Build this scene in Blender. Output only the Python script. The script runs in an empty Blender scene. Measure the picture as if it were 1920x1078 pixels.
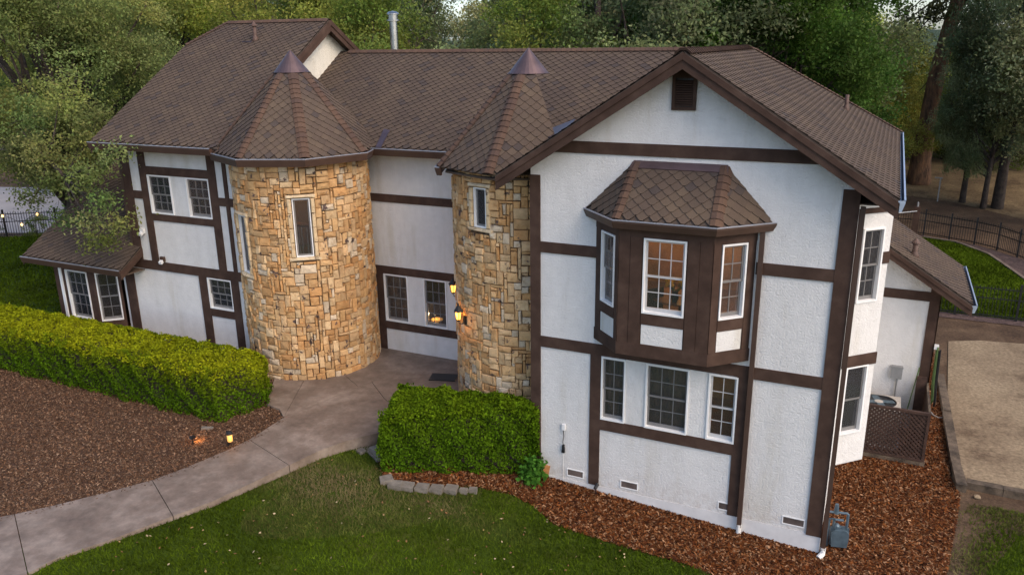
import bpy, bmesh, math, random
import numpy as np
from mathutils import Vector, Matrix
from mathutils.geometry import delaunay_2d_cdt
random.seed(7); rng = np.random.default_rng(7)
scene = bpy.context.scene
COL = scene.collection
R = math.radians
# ------------------------------------------------------------------ camera
F, PITCH, ROLL, YAW = 1495.8, R(17.08), R(-0.74), R(25.13)
CAM = np.array([8.016, -14.445, 9.456])
_cy, _sy, _cp, _sp = math.cos(YAW), math.sin(YAW), math.cos(PITCH), math.sin(PITCH)
FW = np.array([-_sy*_cp, _cy*_cp, -_sp]); RT = np.array([_cy, _sy, 0.0]); UP = np.cross(RT, FW)
_cr, _sr = math.cos(ROLL), math.sin(ROLL)
RT, UP = _cr*RT + _sr*UP, -_sr*RT + _cr*UP
cd = bpy.data.cameras.new('camera'); co = bpy.data.objects.new('camera', cd); COL.objects.link(co)
cd.sensor_width = 36.0; cd.lens = F*36/1920; cd.clip_start = 0.1; cd.clip_end = 3000
M = Matrix.Identity(4)
for i in range(3):
    M[i][0] = RT[i]; M[i][1] = UP[i]; M[i][2] = -FW[i]; M[i][3] = CAM[i]
co.matrix_world = M; scene.camera = co
scene.render.resolution_x = 1024; scene.render.resolution_y = 574
# ------------------------------------------------------------------ sky, sun, exposure
SUN_EL, SUN_AZ = R(42), R(112)          # azimuth measured from +Y towards +X
w = bpy.data.worlds.new('World'); scene.world = w; w.use_nodes = True
nt = w.node_tree; bg = nt.nodes['Background']
sk = nt.nodes.new('ShaderNodeTexSky'); sk.sky_type = 'NISHITA'; sk.sun_disc = False
sk.sun_elevation = SUN_EL; sk.sun_rotation = SUN_AZ; sk.altitude = 200; sk.air_density = 0.85; sk.dust_density = 2.2; sk.ozone_density = 0.6
nt.links.new(sk.outputs[0], bg.inputs[0]); bg.inputs[1].default_value = 0.138
sl = bpy.data.lights.new('sun', 'SUN'); sl.energy = 0.85; sl.angle = R(42); sl.color = (1.0, 0.76, 0.52)
so = bpy.data.objects.new('sun', sl); COL.objects.link(so)
_sd = Vector((math.sin(SUN_AZ)*math.cos(SUN_EL), math.cos(SUN_AZ)*math.cos(SUN_EL), math.sin(SUN_EL)))
so.rotation_euler = _sd.to_track_quat('Z', 'Y').to_euler(); so.location = (30, 20, 30)
vs = scene.view_settings; vs.view_transform = 'Standard'; vs.look = 'None'; vs.gamma = 1.0; vs.exposure = 1.12
vs.use_curve_mapping = False
# ------------------------------------------------------------------ pixel helpers (a pixel gives a direction only)
def ray(u, v): return FW + RT*(u-960)/F - UP*(v-539)/F
def at(u, v, X=None, Y=None, Z=None):
    d = ray(u, v)
    t = (X-CAM[0])/d[0] if X is not None else (Y-CAM[1])/d[1] if Y is not None else (Z-CAM[2])/d[2]
    return CAM + d*t
def hgt(x, y):
    b = np.interp(x, [-60, -8, -4, -3, -2, 0, 2, 5, 8, 12, 60], [1.0, 1.0, .985, .95, .84, .58, .27, .08, -.09, -.09, -.09])
    far = np.clip((np.asarray(y)-31)/14, 0, 1); far = far*far*(3-2*far)
    return b + 1.6*far
def atg(u, v):
    z = 0.3
    for _ in range(12):
        p = at(u, v, Z=z); z = float(hgt(p[0], p[1]))
    return p
def g2(pts): return [tuple(atg(*p)[:2]) for p in pts]
# ------------------------------------------------------------------ materials
MATS = {}
def _nodes(name):
    m = bpy.data.materials.new(name); m.use_nodes = True; MATS[name] = m
    n = m.node_tree; b = n.nodes['Principled BSDF']; return m, n, b
def noise(n, scale, detail=4, rough=.6, vec=None):
    t = n.nodes.new('ShaderNodeTexNoise'); t.inputs['Scale'].default_value = scale
    t.inputs['Detail'].default_value = detail; t.inputs['Roughness'].default_value = rough
    if vec is not None: n.links.new(vec, t.inputs['Vector'])
    return t
def ramp(n, fac, stops):
    r = n.nodes.new('ShaderNodeValToRGB'); cr = r.color_ramp
    while len(cr.elements) < len(stops): cr.elements.new(.5)
    for e, (p, c) in zip(cr.elements, stops): e.position = p; e.color = (*c, 1) if len(c) == 3 else c
    n.links.new(fac, r.inputs[0]); return r
def objcoord(n):
    t = n.nodes.new('ShaderNodeNewGeometry'); return t.outputs['Position']
def bump(n, b, height, strength=.3, dist=.02):
    bp = n.nodes.new('ShaderNodeBump'); bp.inputs['Strength'].default_value = strength; bp.inputs['Distance'].default_value = dist
    n.links.new(height, bp.inputs['Height']); n.links.new(bp.outputs[0], b.inputs['Normal']); return bp
def mixc(n, fac, a, b, mode='MIX'):
    x = n.nodes.new('ShaderNodeMix'); x.data_type = 'RGBA'; x.blend_type = mode
    def put(sock, v):
        if hasattr(v, 'links'): n.links.new(v, sock)
        elif isinstance(v, (int, float)): sock.default_value = v
        else: sock.default_value = (*v, 1)
    put(x.inputs[0], fac); put(x.inputs[6], a); put(x.inputs[7], b); return x.outputs[2]
def sc(c, k): return tuple(min(1, x*k) for x in c)
def mat_noise(name, col, rough=.8, var=.25, scale=6, bscale=60, bstr=.2, bdist=.01, metal=0, spec=.4):
    m, n, b = _nodes(name); P = objcoord(n)
    t = noise(n, scale, 5, .6, P); r = ramp(n, t.outputs['Fac'], [(.3, sc(col, 1-var)), (.7, sc(col, 1+var))])
    n.links.new(r.outputs[0], b.inputs['Base Color']); b.inputs['Roughness'].default_value = rough
    b.inputs['Metallic'].default_value = metal; b.inputs['Specular IOR Level'].default_value = spec
    if bstr: bump(n, b, noise(n, bscale, 4, .6, P).outputs['Fac'], bstr, bdist)
    return m
def mat_attr(name, rough=.8, var=.2, scale=20, trans=0, spec=.3, bstr=0, bscale=80, bdist=.01):
    m, n, b = _nodes(name); P = objcoord(n)
    a = n.nodes.new('ShaderNodeAttribute'); a.attribute_name = 'col'
    t = noise(n, scale, 4, .6, P); r = ramp(n, t.outputs['Fac'], [(.3, (1-var,)*3), (.7, (1+var,)*3)])
    c = mixc(n, 1.0, a.outputs['Color'], r.outputs[0], 'MULTIPLY')
    n.links.new(c, b.inputs['Base Color']); b.inputs['Roughness'].default_value = rough
    b.inputs['Specular IOR Level'].default_value = spec
    if bstr: bump(n, b, noise(n, bscale, 4, .6, P).outputs['Fac'], bstr, bdist)
    if trans:
        tr = n.nodes.new('ShaderNodeBsdfTranslucent'); n.links.new(c, tr.inputs[0])
        mx = n.nodes.new('ShaderNodeMixShader'); mx.inputs[0].default_value = trans
        n.links.new(b.outputs[0], mx.inputs[1]); n.links.new(tr.outputs[0], mx.inputs[2])
        n.links.new(mx.outputs[0], n.nodes['Material Output'].inputs[0])
    return m
# stucco: skip-trowel lumps, faint streaks
def make_stucco(name, col):
    m, n, b = _nodes(name); P = objcoord(n)
    mp = n.nodes.new('ShaderNodeMapping'); n.links.new(P, mp.inputs[0])
    mp.inputs['Scale'].default_value = (1, 1, .15)
    t = noise(n, 1.6, 5, .65, mp.outputs[0]); t2 = noise(n, 5, 4, .6, P)
    r = ramp(n, t.outputs['Fac'], [(.25, (col[0]*.80, col[1]*.77, col[2]*.70)), (.45, sc(col, .94)), (.62, col)])
    r2 = ramp(n, t2.outputs['Fac'], [(.3, (.93, .93, .93)), (.7, (1.02, 1.02, 1.02))])
    wall_c = mixc(n, 1, r.outputs[0], r2.outputs[0], 'MULTIPLY')
    sp = n.nodes.new('ShaderNodeSeparateXYZ'); n.links.new(P, sp.inputs[0])       # soil splashed up from the beds
    mr = n.nodes.new('ShaderNodeMapRange'); mr.inputs[1].default_value = 1.0; mr.inputs[2].default_value = .25; n.links.new(sp.outputs[2], mr.inputs[0])
    ns = noise(n, 7, 5, .7, P); rs_ = ramp(n, ns.outputs['Fac'], [(.4, (0, 0, 0)), (.7, (.5, .5, .5))]); mu = n.nodes.new('ShaderNodeMath'); mu.operation = 'MULTIPLY'; n.links.new(mr.outputs[0], mu.inputs[0]); n.links.new(rs_.outputs[0], mu.inputs[1])
    n.links.new(mixc(n, mu.outputs[0], wall_c, (.34, .25, .18)), b.inputs['Base Color']); b.inputs['Roughness'].default_value = .9
    v = noise(n, 17, 3, .5, P); rv = ramp(n, v.outputs['Fac'], [(.42, (0, 0, 0)), (.5, (1, 1, 1)), (.58, (.55, .55, .55))])
    f = noise(n, 90, 3, .6, P)
    ad = mixc(n, .25, rv.outputs[0], f.outputs['Color']); bump(n, b, ad, .45, .02)
    return m
make_stucco('stucco', (.70, .69, .67))
make_stucco('stucco_warm_lit', (.70, .66, .56))  # white stucco of the gable end, warm light mixed into its colour
def make_timber():
    m, n, b = _nodes('timber'); P = objcoord(n)
    t = noise(n, 3, 4, .6, P); mp = n.nodes.new('ShaderNodeMapping'); n.links.new(P, mp.inputs[0]); mp.inputs['Scale'].default_value = (60, 60, 4)
    g = noise(n, 1.5, 3, .6, mp.outputs[0])
    r = ramp(n, t.outputs['Fac'], [(.28, (.044, .025, .018)), (.5, (.062, .036, .026)), (.74, (.088, .054, .040))])
    n.links.new(r.outputs[0], b.inputs['Base Color']); b.inputs['Roughness'].default_value = .8; b.inputs['Specular IOR Level'].default_value = .2
    bump(n, b, g.outputs['Fac'], .25, .004)
make_timber()
mat_noise('shingle_base', (.075, .055, .042), .95, .25)
def make_shingle():
    m, n, b = _nodes('shingle'); P = objcoord(n)
    a = n.nodes.new('ShaderNodeAttribute'); a.attribute_name = 'col'
    g = noise(n, 130, 2, .7, P); r = ramp(n, g.outputs['Fac'], [(.3, (.72, .72, .72)), (.7, (1.25, 1.25, 1.25))])
    w_ = noise(n, .9, 4, .6, P); r2 = ramp(n, w_.outputs['Fac'], [(.35, (.86, .86, .9)), (.65, (1.1, 1.08, 1.05))])
    c = mixc(n, 1, a.outputs['Color'], r.outputs[0], 'MULTIPLY'); c = mixc(n, 1, c, r2.outputs[0], 'MULTIPLY')
    n.links.new(c, b.inputs['Base Color']); b.inputs['Roughness'].default_value = .95; b.inputs['Specular IOR Level'].default_value = .2
    bump(n, b, g.outputs['Fac'], .4, .004)
make_shingle()
def make_stone():
    m, n, b = _nodes('stone'); P = objcoord(n)
    a = n.nodes.new('ShaderNodeAttribute'); a.attribute_name = 'col'
    t = noise(n, 7, 5, .65, P); r = ramp(n, t.outputs['Fac'], [(.3, (.74, .64, .54)), (.5, (1, 1, 1)), (.72, (1.18, 1.15, 1.1))])
    c = mixc(n, 1, a.outputs['Color'], r.outputs[0], 'MULTIPLY')
    d = noise(n, 4.6, 6, .7, P); rd = ramp(n, d.outputs['Fac'], [(.595, (0, 0, 0)), (.635, (1, 1, 1))])
    c = mixc(n, rd.outputs[0], c, (.09, .06, .055))
    n.links.new(c, b.inputs['Base Color']); b.inputs['Roughness'].default_value = .9; b.inputs['Specular IOR Level'].default_value = .25
    bump(n, b, noise(n, 28, 6, .65, P).outputs['Fac'], .7, .03)
make_stone()
mat_noise('mortar', (.085, .055, .035), .95, .3, 12)
mat_noise('white_frame', (.78, .78, .77), .45, .04, 10, bstr=0)
mat_noise('sash_grey', (.17, .165, .16), .5, .08, 10, bstr=0)
mat_noise('gutter_brown', (.066, .038, .027), .5, .15, 3, bstr=0)
mat_noise('gutter_lip', (.42, .44, .50), .35, .1, 5, bstr=0, metal=.5)
mat_noise('gutter_galv', (.42, .50, .60), .4, .12, 4, bstr=0, metal=.4)
mat_noise('copper', (.135, .092, .092), .45, .25, 2.5, bstr=0, metal=.65)
mat_noise('galv', (.34, .35, .36), .25, .12, 6, bstr=0, metal=.95)
mat_noise('rust_pipe', (.095, .056, .042), .6, .3, 20)
mat_noise('flashing', (.085, .066, .080), .35, .25, 4, bstr=0, metal=.5)
mat_noise('dark_iron', (.012, .012, .013), .5, .2, 10, bstr=0)
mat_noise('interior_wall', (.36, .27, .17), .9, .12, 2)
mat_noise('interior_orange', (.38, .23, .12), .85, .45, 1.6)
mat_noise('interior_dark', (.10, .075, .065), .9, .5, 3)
mat_noise('interior_floor', (.13, .07, .035), .5, .2, 4)
mat_noise('soffit', (.10, .07, .05), .9, .2, 5)
mat_noise('concrete_white', (.62, .61, .60), .85, .1, 3)
mat_noise('ac_metal', (.42, .39, .35), .5, .1, 4, bstr=0)
mat_noise('meter_grey', (.085, .125, .155), .45, .25, 9, bstr=0, metal=.3)
mat_noise('box_grey', (.22, .225, .225), .5, .1, 6, bstr=0)
mat_noise('pvc', (.70, .69, .66), .4, .1, 6, bstr=0)
mat_noise('lattice_wood', (.052, .028, .020), .85, .35, 8)
mat_noise('old_wood', (.105, .078, .054), .95, .65, 4, 30, .9, .03)
mat_noise('block_stone', (.17, .15, .125), .95, .3, 7, 50, .5, .02)
mat_noise('clay', (.40, .19, .07), .9, .2, 10)
mat_noise('hose_green', (.10, .16, .05), .5, .2, 10, bstr=0)
mat_noise('hose_grey', (.26, .24, .22), .6, .2, 10, bstr=0)
mat_noise('white_plastic', (.75, .75, .74), .35, .05, 10, bstr=0)
mat_noise('black_plastic', (.012, .012, .014), .4, .1, 10, bstr=0)
mat_noise('wood_table', (.18, .09, .04), .35, .25, 6, bstr=0)
mat_noise('flower_yellow', (.85, .55, .04), .6, .2, 20, bstr=0)
mat_noise('flower_white', (.8, .78, .76), .6, .1, 20, bstr=0)
mat_noise('stem_green', (.06, .14, .03), .6, .2, 20, bstr=0)
mat_noise('bark', (.060, .045, .036), .95, .4, 5, 25, .8, .05)
def make_pine_bark():
    m, n, b = _nodes('pine_bark'); P = objcoord(n)
    mp = n.nodes.new('ShaderNodeMapping'); n.links.new(P, mp.inputs[0]); mp.inputs['Scale'].default_value = (3, 3, 1)
    t = noise(n, 1.4, 6, .7, mp.outputs[0]); r = ramp(n, t.outputs['Fac'], [(.35, (.07, .046, .034)), (.52, (.22, .12, .07)), (.72, (.42, .21, .09))])
    n.links.new(r.outputs[0], b.inputs['Base Color']); b.inputs['Roughness'].default_value = .95
    bump(n, b, t.outputs['Fac'], 1, .15)
make_pine_bark()
mat_attr('leaf', .7, .15, 6, .45, .15)
mat_attr('leaf_hedge', .75, .25, 5, .25, .05)
mat_attr('grass', .9, .25, 2.5, .2, .03)
mat_attr('chip', .95, .2, 30, 0, .1)
def make_glass():
    m, n, b = _nodes('glass'); n.nodes.remove(b)
    g = n.nodes.new('ShaderNodeBsdfGlossy'); g.inputs['Roughness'].default_value = .02; g.inputs['Color'].default_value = (.9, .93, 1, 1)
    t = n.nodes.new('ShaderNodeBsdfTransparent'); t.inputs['Color'].default_value = (.80, .80, .78, 1)
    fr = n.nodes.new('ShaderNodeFresnel'); fr.inputs['IOR'].default_value = 1.55
    mx = n.nodes.new('ShaderNodeMixShader'); n.links.new(fr.outputs[0], mx.inputs[0])
    n.links.new(t.outputs[0], mx.inputs[1]); n.links.new(g.outputs[0], mx.inputs[2])
    df = n.nodes.new('ShaderNodeBsdfDiffuse'); df.inputs[0].default_value = (.34, .33, .33, 1)   # dust and insect mesh
    m2 = n.nodes.new('ShaderNodeMixShader'); m2.inputs[0].default_value = .055; n.links.new(mx.outputs[0], m2.inputs[1]); n.links.new(df.outputs[0], m2.inputs[2]); n.links.new(m2.outputs[0], n.nodes['Material Output'].inputs[0])
make_glass()
def make_emit(name, col, s):
    m, n, b = _nodes(name); b.inputs['Base Color'].default_value = (*sc(col, .8), 1)
    b.inputs['Emission Color'].default_value = (*col, 1); b.inputs['Emission Strength'].default_value = s
mat_noise('sash_white', (.46, .46, .46), .5, .08, 10, bstr=0)
make_emit('lamp_glow', (1, .42, .07), 1.6); make_emit('lamp_soft', (1, .50, .12), .3); make_emit('bulb', (1, .58, .2), 1.8)
def make_curtain():
    m, n, b = _nodes('curtain'); P = objcoord(n)
    mp = n.nodes.new('ShaderNodeMapping'); n.links.new(P, mp.inputs[0]); mp.inputs['Scale'].default_value = (3, 3, 1.2)
    t = noise(n, 2.2, 5, .7, mp.outputs[0]); r = ramp(n, t.outputs['Fac'], [(.3, (.13, .12, .13)), (.5, (.24, .17, .14)), (.7, (.36, .22, .15))])
    n.links.new(r.outputs[0], b.inputs['Base Color']); b.inputs['Roughness'].default_value = .9
make_curtain()
# ground materials
def mat_ground(name, stops, scale, bscale, bstr, bdist, fine=None):
    m, n, b = _nodes(name); P = objcoord(n)
    t = noise(n, scale, 8, .65, P); r = ramp(n, t.outputs['Fac'], stops); c = r.outputs[0]
    if fine:
        f = noise(n, fine, 3, .7, P); rf = ramp(n, f.outputs['Fac'], [(.3, (.65,)*3), (.7, (1.35,)*3)]); c = mixc(n, 1, c, rf.outputs[0], 'MULTIPLY')
    n.links.new(c, b.inputs['Base Color']); b.inputs['Roughness'].default_value = .95; b.inputs['Specular IOR Level'].default_value = .15
    bump(n, b, noise(n, bscale, 5, .7, P).outputs['Fac'], bstr, bdist)
mat_ground('dirt', [(.3, (.058, .037, .024)), (.5, (.096, .062, .039)), (.72, (.165, .112, .068))], .55, 9, .6, .06, 14)
mat_ground('dry_grass', [(.35, (.10, .068, .040)), (.55, (.19, .135, .075)), (.75, (.27, .20, .11))], .9, 12, .6, .06, 9)
mat_ground('lawn', [(.3, (.028, .048, .004)), (.55, (.042, .068, .005)), (.8, (.070, .074, .014))], .8, 70, .5, .03, 45)
mat_ground('sand', [(.32, (.11, .075, .048)), (.46, (.225, .168, .108)), (.7, (.31, .24, .155))], .5, 14, .45, .04, 11)
mat_ground('mulch_red', [(.3, (.034, .012, .005)), (.6, (.06, .022, .009))], 3, 60, .8, .04, 40)
mat_ground('mulch_brown', [(.3, (.065, .037, .024)), (.6, (.11, .065, .043))], 3, 60, .8, .04, 40)
mat_ground('driveway', [(.3, (.30, .29, .30)), (.7, (.40, .38, .38))], .7, 40, .2, .01)
mat_ground('gravel_dark', [(.3, (.05, .035, .032)), (.7, (.16, .11, .10))], 7, 30, .8, .04, 20)
mat_ground('hill', [(.3, (.035, .055, .03)), (.7, (.06, .085, .045))], .06, .3, 1, 2)
def make_concrete():
    m, n, b = _nodes('concrete'); P = objcoord(n)
    t = noise(n, 1.5, 7, .68, P); r = ramp(n, t.outputs['Fac'], [(.3, (.118, .086, .065)), (.5, (.186, .142, .110)), (.68, (.275, .222, .180))])
    v = n.nodes.new('ShaderNodeTexVoronoi'); v.inputs['Scale'].default_value = 2.2; v.feature = 'DISTANCE_TO_EDGE'; n.links.new(P, v.inputs['Vector'])
    d = noise(n, 5, 5, .7, P); rd = ramp(n, d.outputs['Fac'], [(.35, (.8, .8, .8)), (.65, (1.12, 1.1, 1.1))])
    n.links.new(mixc(n, 1, r.outputs[0], rd.outputs[0], 'MULTIPLY'), b.inputs['Base Color']); b.inputs['Roughness'].default_value = .62
    bump(n, b, d.outputs['Fac'], .25, .02)
make_concrete()
# ------------------------------------------------------------------ object helpers
def link(o, parent=None):
    COL.objects.link(o)
    if parent is not None: o.parent = parent
    return o
def tag(o, label=None, cat=None, group=None, kind=None):
    if label: o['label'] = label
    if cat: o['category'] = cat
    if group: o['group'] = group
    if kind: o['kind'] = kind
    return o
def empty(name, loc=(0, 0, 0), rz=0):
    o = bpy.data.objects.new(name, None); COL.objects.link(o); o.location = loc; o.rotation_euler = (0, 0, rz); o.empty_display_size = .2
    return o
class MB:
    def __init__(s): s.v = []; s.f = []; s.c = []; s.col = None
    def add(s, vs, fs, col=None):
        b = len(s.v); s.v += [tuple(map(float, p)) for p in vs]; s.f += [tuple(b+i for i in f) for f in fs]; s.c += [col or s.col or (1, 1, 1)]*len(fs); return s
    def box(s, x0, x1, y0, y1, z0, z1):
        if x0 > x1: x0, x1 = x1, x0
        if y0 > y1: y0, y1 = y1, y0
        if z0 > z1: z0, z1 = z1, z0
        return s.add([(x0, y0, z0), (x1, y0, z0), (x1, y1, z0), (x0, y1, z0), (x0, y0, z1), (x1, y0, z1), (x1, y1, z1), (x0, y1, z1)],
              [(3, 2, 1, 0), (4, 5, 6, 7), (0, 1, 5, 4), (1, 2, 6, 5), (2, 3, 7, 6), (3, 0, 4, 7)])
    def prism(s, poly, d):      # planar polygon extruded by vector d
        n = len(poly); P = [Vector(p) for p in poly]; D = Vector(d)
        nn = Vector((0, 0, 0))
        for i in range(n): nn += P[i].cross(P[(i+1) % n])
        if nn.dot(D) > 0: P = P[::-1]
        return s.add(P+[p+D for p in P], [tuple(range(n)), tuple(range(2*n-1, n-1, -1))] + [((i+1) % n, i, n+i, n+(i+1) % n) for i in range(n)])
    def bar(s, a, b, wd, ht, up=(0, 0, 1)):
        a = Vector(a); b = Vector(b); d = (b-a).normalized(); u = Vector(up); sd = d.cross(u)
        if sd.length < 1e-4: sd = d.cross(Vector((1, 0, 0)))
        sd.normalize(); u = sd.cross(d).normalized(); sd *= wd/2; u *= ht/2
        return s.prism([a-sd-u, a+sd-u, a+sd+u, a-sd+u], b-a)
    def tube(s, pts, rad, n=8, caps=True):
        pts = [Vector(p) for p in pts]; rad = rad if hasattr(rad, '__len__') else [rad]*len(pts)
        vs = []; ref = Vector((0.31, 0.17, 1)).normalized()
        for i, p in enumerate(pts):
            d = (pts[min(i+1, len(pts)-1)]-pts[max(i-1, 0)])
            d = d.normalized() if d.length > 1e-9 else Vector((0, 0, 1))
            a = d.cross(ref)
            if a.length < .05: a = d.cross(Vector((1, 0, 0)))
            a.normalize(); b = d.cross(a)
            vs += [p + (a*math.cos(2*math.pi*k/n) + b*math.sin(2*math.pi*k/n))*rad[i] for k in range(n)]
        fs = [(i*n+k, i*n+(k+1) % n, (i+1)*n+(k+1) % n, (i+1)*n+k) for i in range(len(pts)-1) for k in range(n)]
        if caps: fs += [tuple(range(n-1, -1, -1)), tuple((len(pts)-1)*n+k for k in range(n))]
        return s.add(vs, fs)
    def lathe(s, prof, n=16, ctr=(0, 0, 0)):
        vs = [(ctr[0]+r*math.cos(2*math.pi*k/n), ctr[1]+r*math.sin(2*math.pi*k/n), ctr[2]+z) for r, z in prof for k in range(n)]
        fs = [(i*n+k, i*n+(k+1) % n, (i+1)*n+(k+1) % n, (i+1)*n+k) for i in range(len(prof)-1) for k in range(n)]
        fs += [tuple(range(n-1, -1, -1)), tuple((len(prof)-1)*n+k for k in range(n))]
        return s.add(vs, fs)
    def mesh(s, name, mat=None, smooth=False, colors=False):
        me = bpy.data.meshes.new(name); me.from_pydata(s.v, [], s.f)
        if mat: me.materials.append(MATS[mat])
        if colors:
            a = me.attributes.new('col', 'FLOAT_COLOR', 'FACE'); a.data.foreach_set('color', np.array([(*c, 1) for c in s.c], dtype=np.float32).ravel())
        if smooth: me.polygons.foreach_set('use_smooth', [True]*len(me.polygons))
        me.update(); return me
    def build(s, name, mat, parent=None, smooth=False, colors=False):
        return link(bpy.data.objects.new(name, s.mesh(name, mat, smooth, colors)), parent)
def np_mesh(name, verts, nper, cols, mat):
    """many separate n-gons (nper verts each) in one mesh with a colour per face"""
    nf = len(verts)//nper; me = bpy.data.meshes.new(name)
    me.vertices.add(len(verts)); me.vertices.foreach_set('co', np.asarray(verts, dtype=np.float32).ravel())
    me.loops.add(len(verts)); me.loops.foreach_set('vertex_index', np.arange(len(verts), dtype=np.int32))
    me.polygons.add(nf); me.polygons.foreach_set('loop_start', np.arange(0, len(verts), nper, dtype=np.int32))
    me.update(calc_edges=True)
    a = me.attributes.new('col', 'FLOAT_COLOR', 'FACE')
    a.data.foreach_set('color', np.concatenate([np.asarray(cols), np.ones((nf, 1))], 1).astype(np.float32).ravel())
    me.materials.append(MATS[mat]); return me
def inside(poly, x, y):
    x = np.asarray(x); y = np.asarray(y); r = np.zeros(x.shape, bool); n = len(poly)
    for i in range(n):
        x0, y0 = poly[i]; x1, y1 = poly[(i+1) % n]
        c = ((y0 > y) != (y1 > y)) & (x < (x1-x0)*(y-y0)/((y1-y0) if y1 != y0 else 1e-9)+x0); r ^= c
    return r
def sheet(name, poly, dz, mat, step=.5, kind='structure', hf=hgt, amp=0):
    pts = []
    n = len(poly)
    for i in range(n):
        a = np.array(poly[i]); b = np.array(poly[(i+1) % n]); k = max(1, int(np.linalg.norm(b-a)/step))
        pts += [tuple(a+(b-a)*j/k) for j in range(k)]
    m = len(pts); P = np.array(pts); x0, y0 = P.min(0); x1, y1 = P.max(0)
    gx, gy = np.meshgrid(np.arange(x0+step/2, x1, step), np.arange(y0+step/2, y1, step)); gx = gx.ravel(); gy = gy.ravel()
    k = inside(pts, gx, gy); allp = [Vector(p) for p in pts]+[Vector((a, b)) for a, b in zip(gx[k], gy[k])]
    ov, oe, of, *_ = delaunay_2d_cdt(allp, [], [list(range(m))], 1, 1e-4)
    vs = [(p.x, p.y, float(hf(p.x, p.y))+dz+(amp*(math.sin(p.x*2.1)*math.sin(p.y*1.7)) if amp else 0)) for p in ov]
    me = bpy.data.meshes.new(name); me.from_pydata(vs, [], [tuple(f) for f in of]); me.materials.append(MATS[mat]); me.update()
    if me.polygons and sum(p.normal.z for p in me.polygons) < 0: me.flip_normals()
    o = link(bpy.data.objects.new(name, me)); tag(o, kind=kind); return o
def copy_tree(o, parent=None):
    c = o.copy(); COL.objects.link(c); c.parent = parent
    for ch in list(o.children): copy_tree(ch, c)
    return c
# ================================================================== THE SETTING
def big_ground():
    xs = np.concatenate([[-1500, -700, -300, -150, -90], np.arange(-60, 60.1, 2), [90, 150, 300, 700, 1500]])
    ys = np.concatenate([[-600, -200, -80, -40], np.arange(-24, 62.1, 2), [80, 120, 200, 400, 900, 1800]])
    vs = [(x, y, float(hgt(x, y))-.012-(0.0 if y < 55 else min(14, (y-55)*.10))) for y in ys for x in xs]; nx = len(xs)
    fs = [(j*nx+i, j*nx+i+1, (j+1)*nx+i+1, (j+1)*nx+i) for j in range(len(ys)-1) for i in range(nx-1)]
    m = MB(); m.add(vs, fs); tag(m.build('ground', 'dirt', smooth=True), kind='structure')
big_ground()
# path slabs (top surface almost level)
def zp(x, y): return 1.105 + .010*min(0, y+1)
def atp(u, v):
    z = 1.1
    for _ in range(6): p = at(u, v, Z=z); z = zp(p[0], p[1])
    return (p[0], p[1])
path = empty('path', (-4, -3, 1.0)); tag(path, kind='structure')
PATHL = [(-60, 982), (0, 968), (27, 963), (100, 947), (200, 922), (285, 899.5), (349.5, 875.5), (429, 842), (467, 823.6), (532, 782)]
PATHR = [(-60, 1110), (52.4, 1078), (100, 1049), (145, 1032), (220, 1007), (324.5, 967), (399, 939.5), (479, 902), (542.5, 872), (602.7, 843), (647, 827.5), (722, 808)]
PL = [atp(*p) for p in PATHL]; PR = [atp(*p) for p in PATHR]
_ext = lambda a, b, k: (a[0]+(a[0]-b[0])*k, a[1]+(a[1]-b[1])*k)
PL0 = _ext(PL[0], PL[1], 3.0); PR0 = _ext(PR[0], PR[1], 3.0)
T1 = (-5.87, 2.18); T2 = (.70, 2.15); TR_ = 1.73
J3 = atp(672, 725); J4 = atp(754, 707); Jc = PL[-1]
slabs = [
    [PL0, PL[0], PL[1], PL[2], atp(52, 1075), PR[0], PR0],
    [PL[2], PL[3], PL[4], PL[5], PR[5], PR[4], PR[3], PR[2], atp(52, 1075)],
    [PL[5], PL[6], PL[7], PL[8], PR[8], PR[7], PR[6], PR[5]],
    [PL[8], PL[9], J3, atp(697, 716), atp(720.7, 747), (-.9, -.5), PR[11], PR[10], PR[9], PR[8]],
    [Jc, atp(524, 767), atp(499, 757), (-6.2, .9), (-5.6, .5), atp(570.6, 711.6)],
    [Jc, atp(570.6, 711.6), (-4.6, .9), atp(640.5, 698), J3],
    [J3, atp(640.5, 698), (-4.3, 1.9), (-4.9, 3.45), (-1.1, 3.45), (-.9, .5), (-.9, -.5), atp(720.7, 747), atp(697, 716)],
]
def shrink(poly, d):
    P = [Vector(p) for p in poly]; n = len(P); area = sum(P[i].x*P[(i+1) % n].y-P[(i+1) % n].x*P[i].y for i in range(n)); sg = 1 if area > 0 else -1; out = []
    for i in range(n):
        e0 = (P[i]-P[i-1]).normalized(); e1 = (P[(i+1) % n]-P[i]).normalized()
        n0 = Vector((-e0.y, e0.x))*sg; n1 = Vector((-e1.y, e1.x))*sg; b = n0+n1
        b = b/(max(.35, b.dot(n0))) if b.length > 1e-5 else n0
        out.append(P[i]+b*d)
    return [(p.x, p.y) for p in out]
for s_ in slabs:
    q = shrink(s_, .007); m = MB(); n_ = len(q)
    ov, oe, of, *_ = delaunay_2d_cdt([Vector(p) for p in q], [], [list(range(n_))], 1, 1e-5)
    tv = [(p.x, p.y, zp(p.x, p.y)) for p in ov]; k = len(tv)
    def up_(f): 
        a, b, c = (Vector(tv[i]) for i in f[:3]); return tuple(f) if (b-a).cross(c-a).z > 0 else tuple(reversed(f))
    fs = [up_(f) for f in of]
    bq = [(p[0], p[1], zp(*p)) for p in q]; area = sum(q[i][0]*q[(i+1) % n_][1]-q[(i+1) % n_][0]*q[i][1] for i in range(n_))
    if area < 0: bq = bq[::-1]
    m.add(tv, fs); m.add(bq+[(x, y, z-.55) for x, y, z in bq], [(i, i+n_, (i+1) % n_+n_, (i+1) % n_) for i in range(n_)])
    o = m.build('slab', 'concrete', path); o.location = -Vector(path.location)
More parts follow.
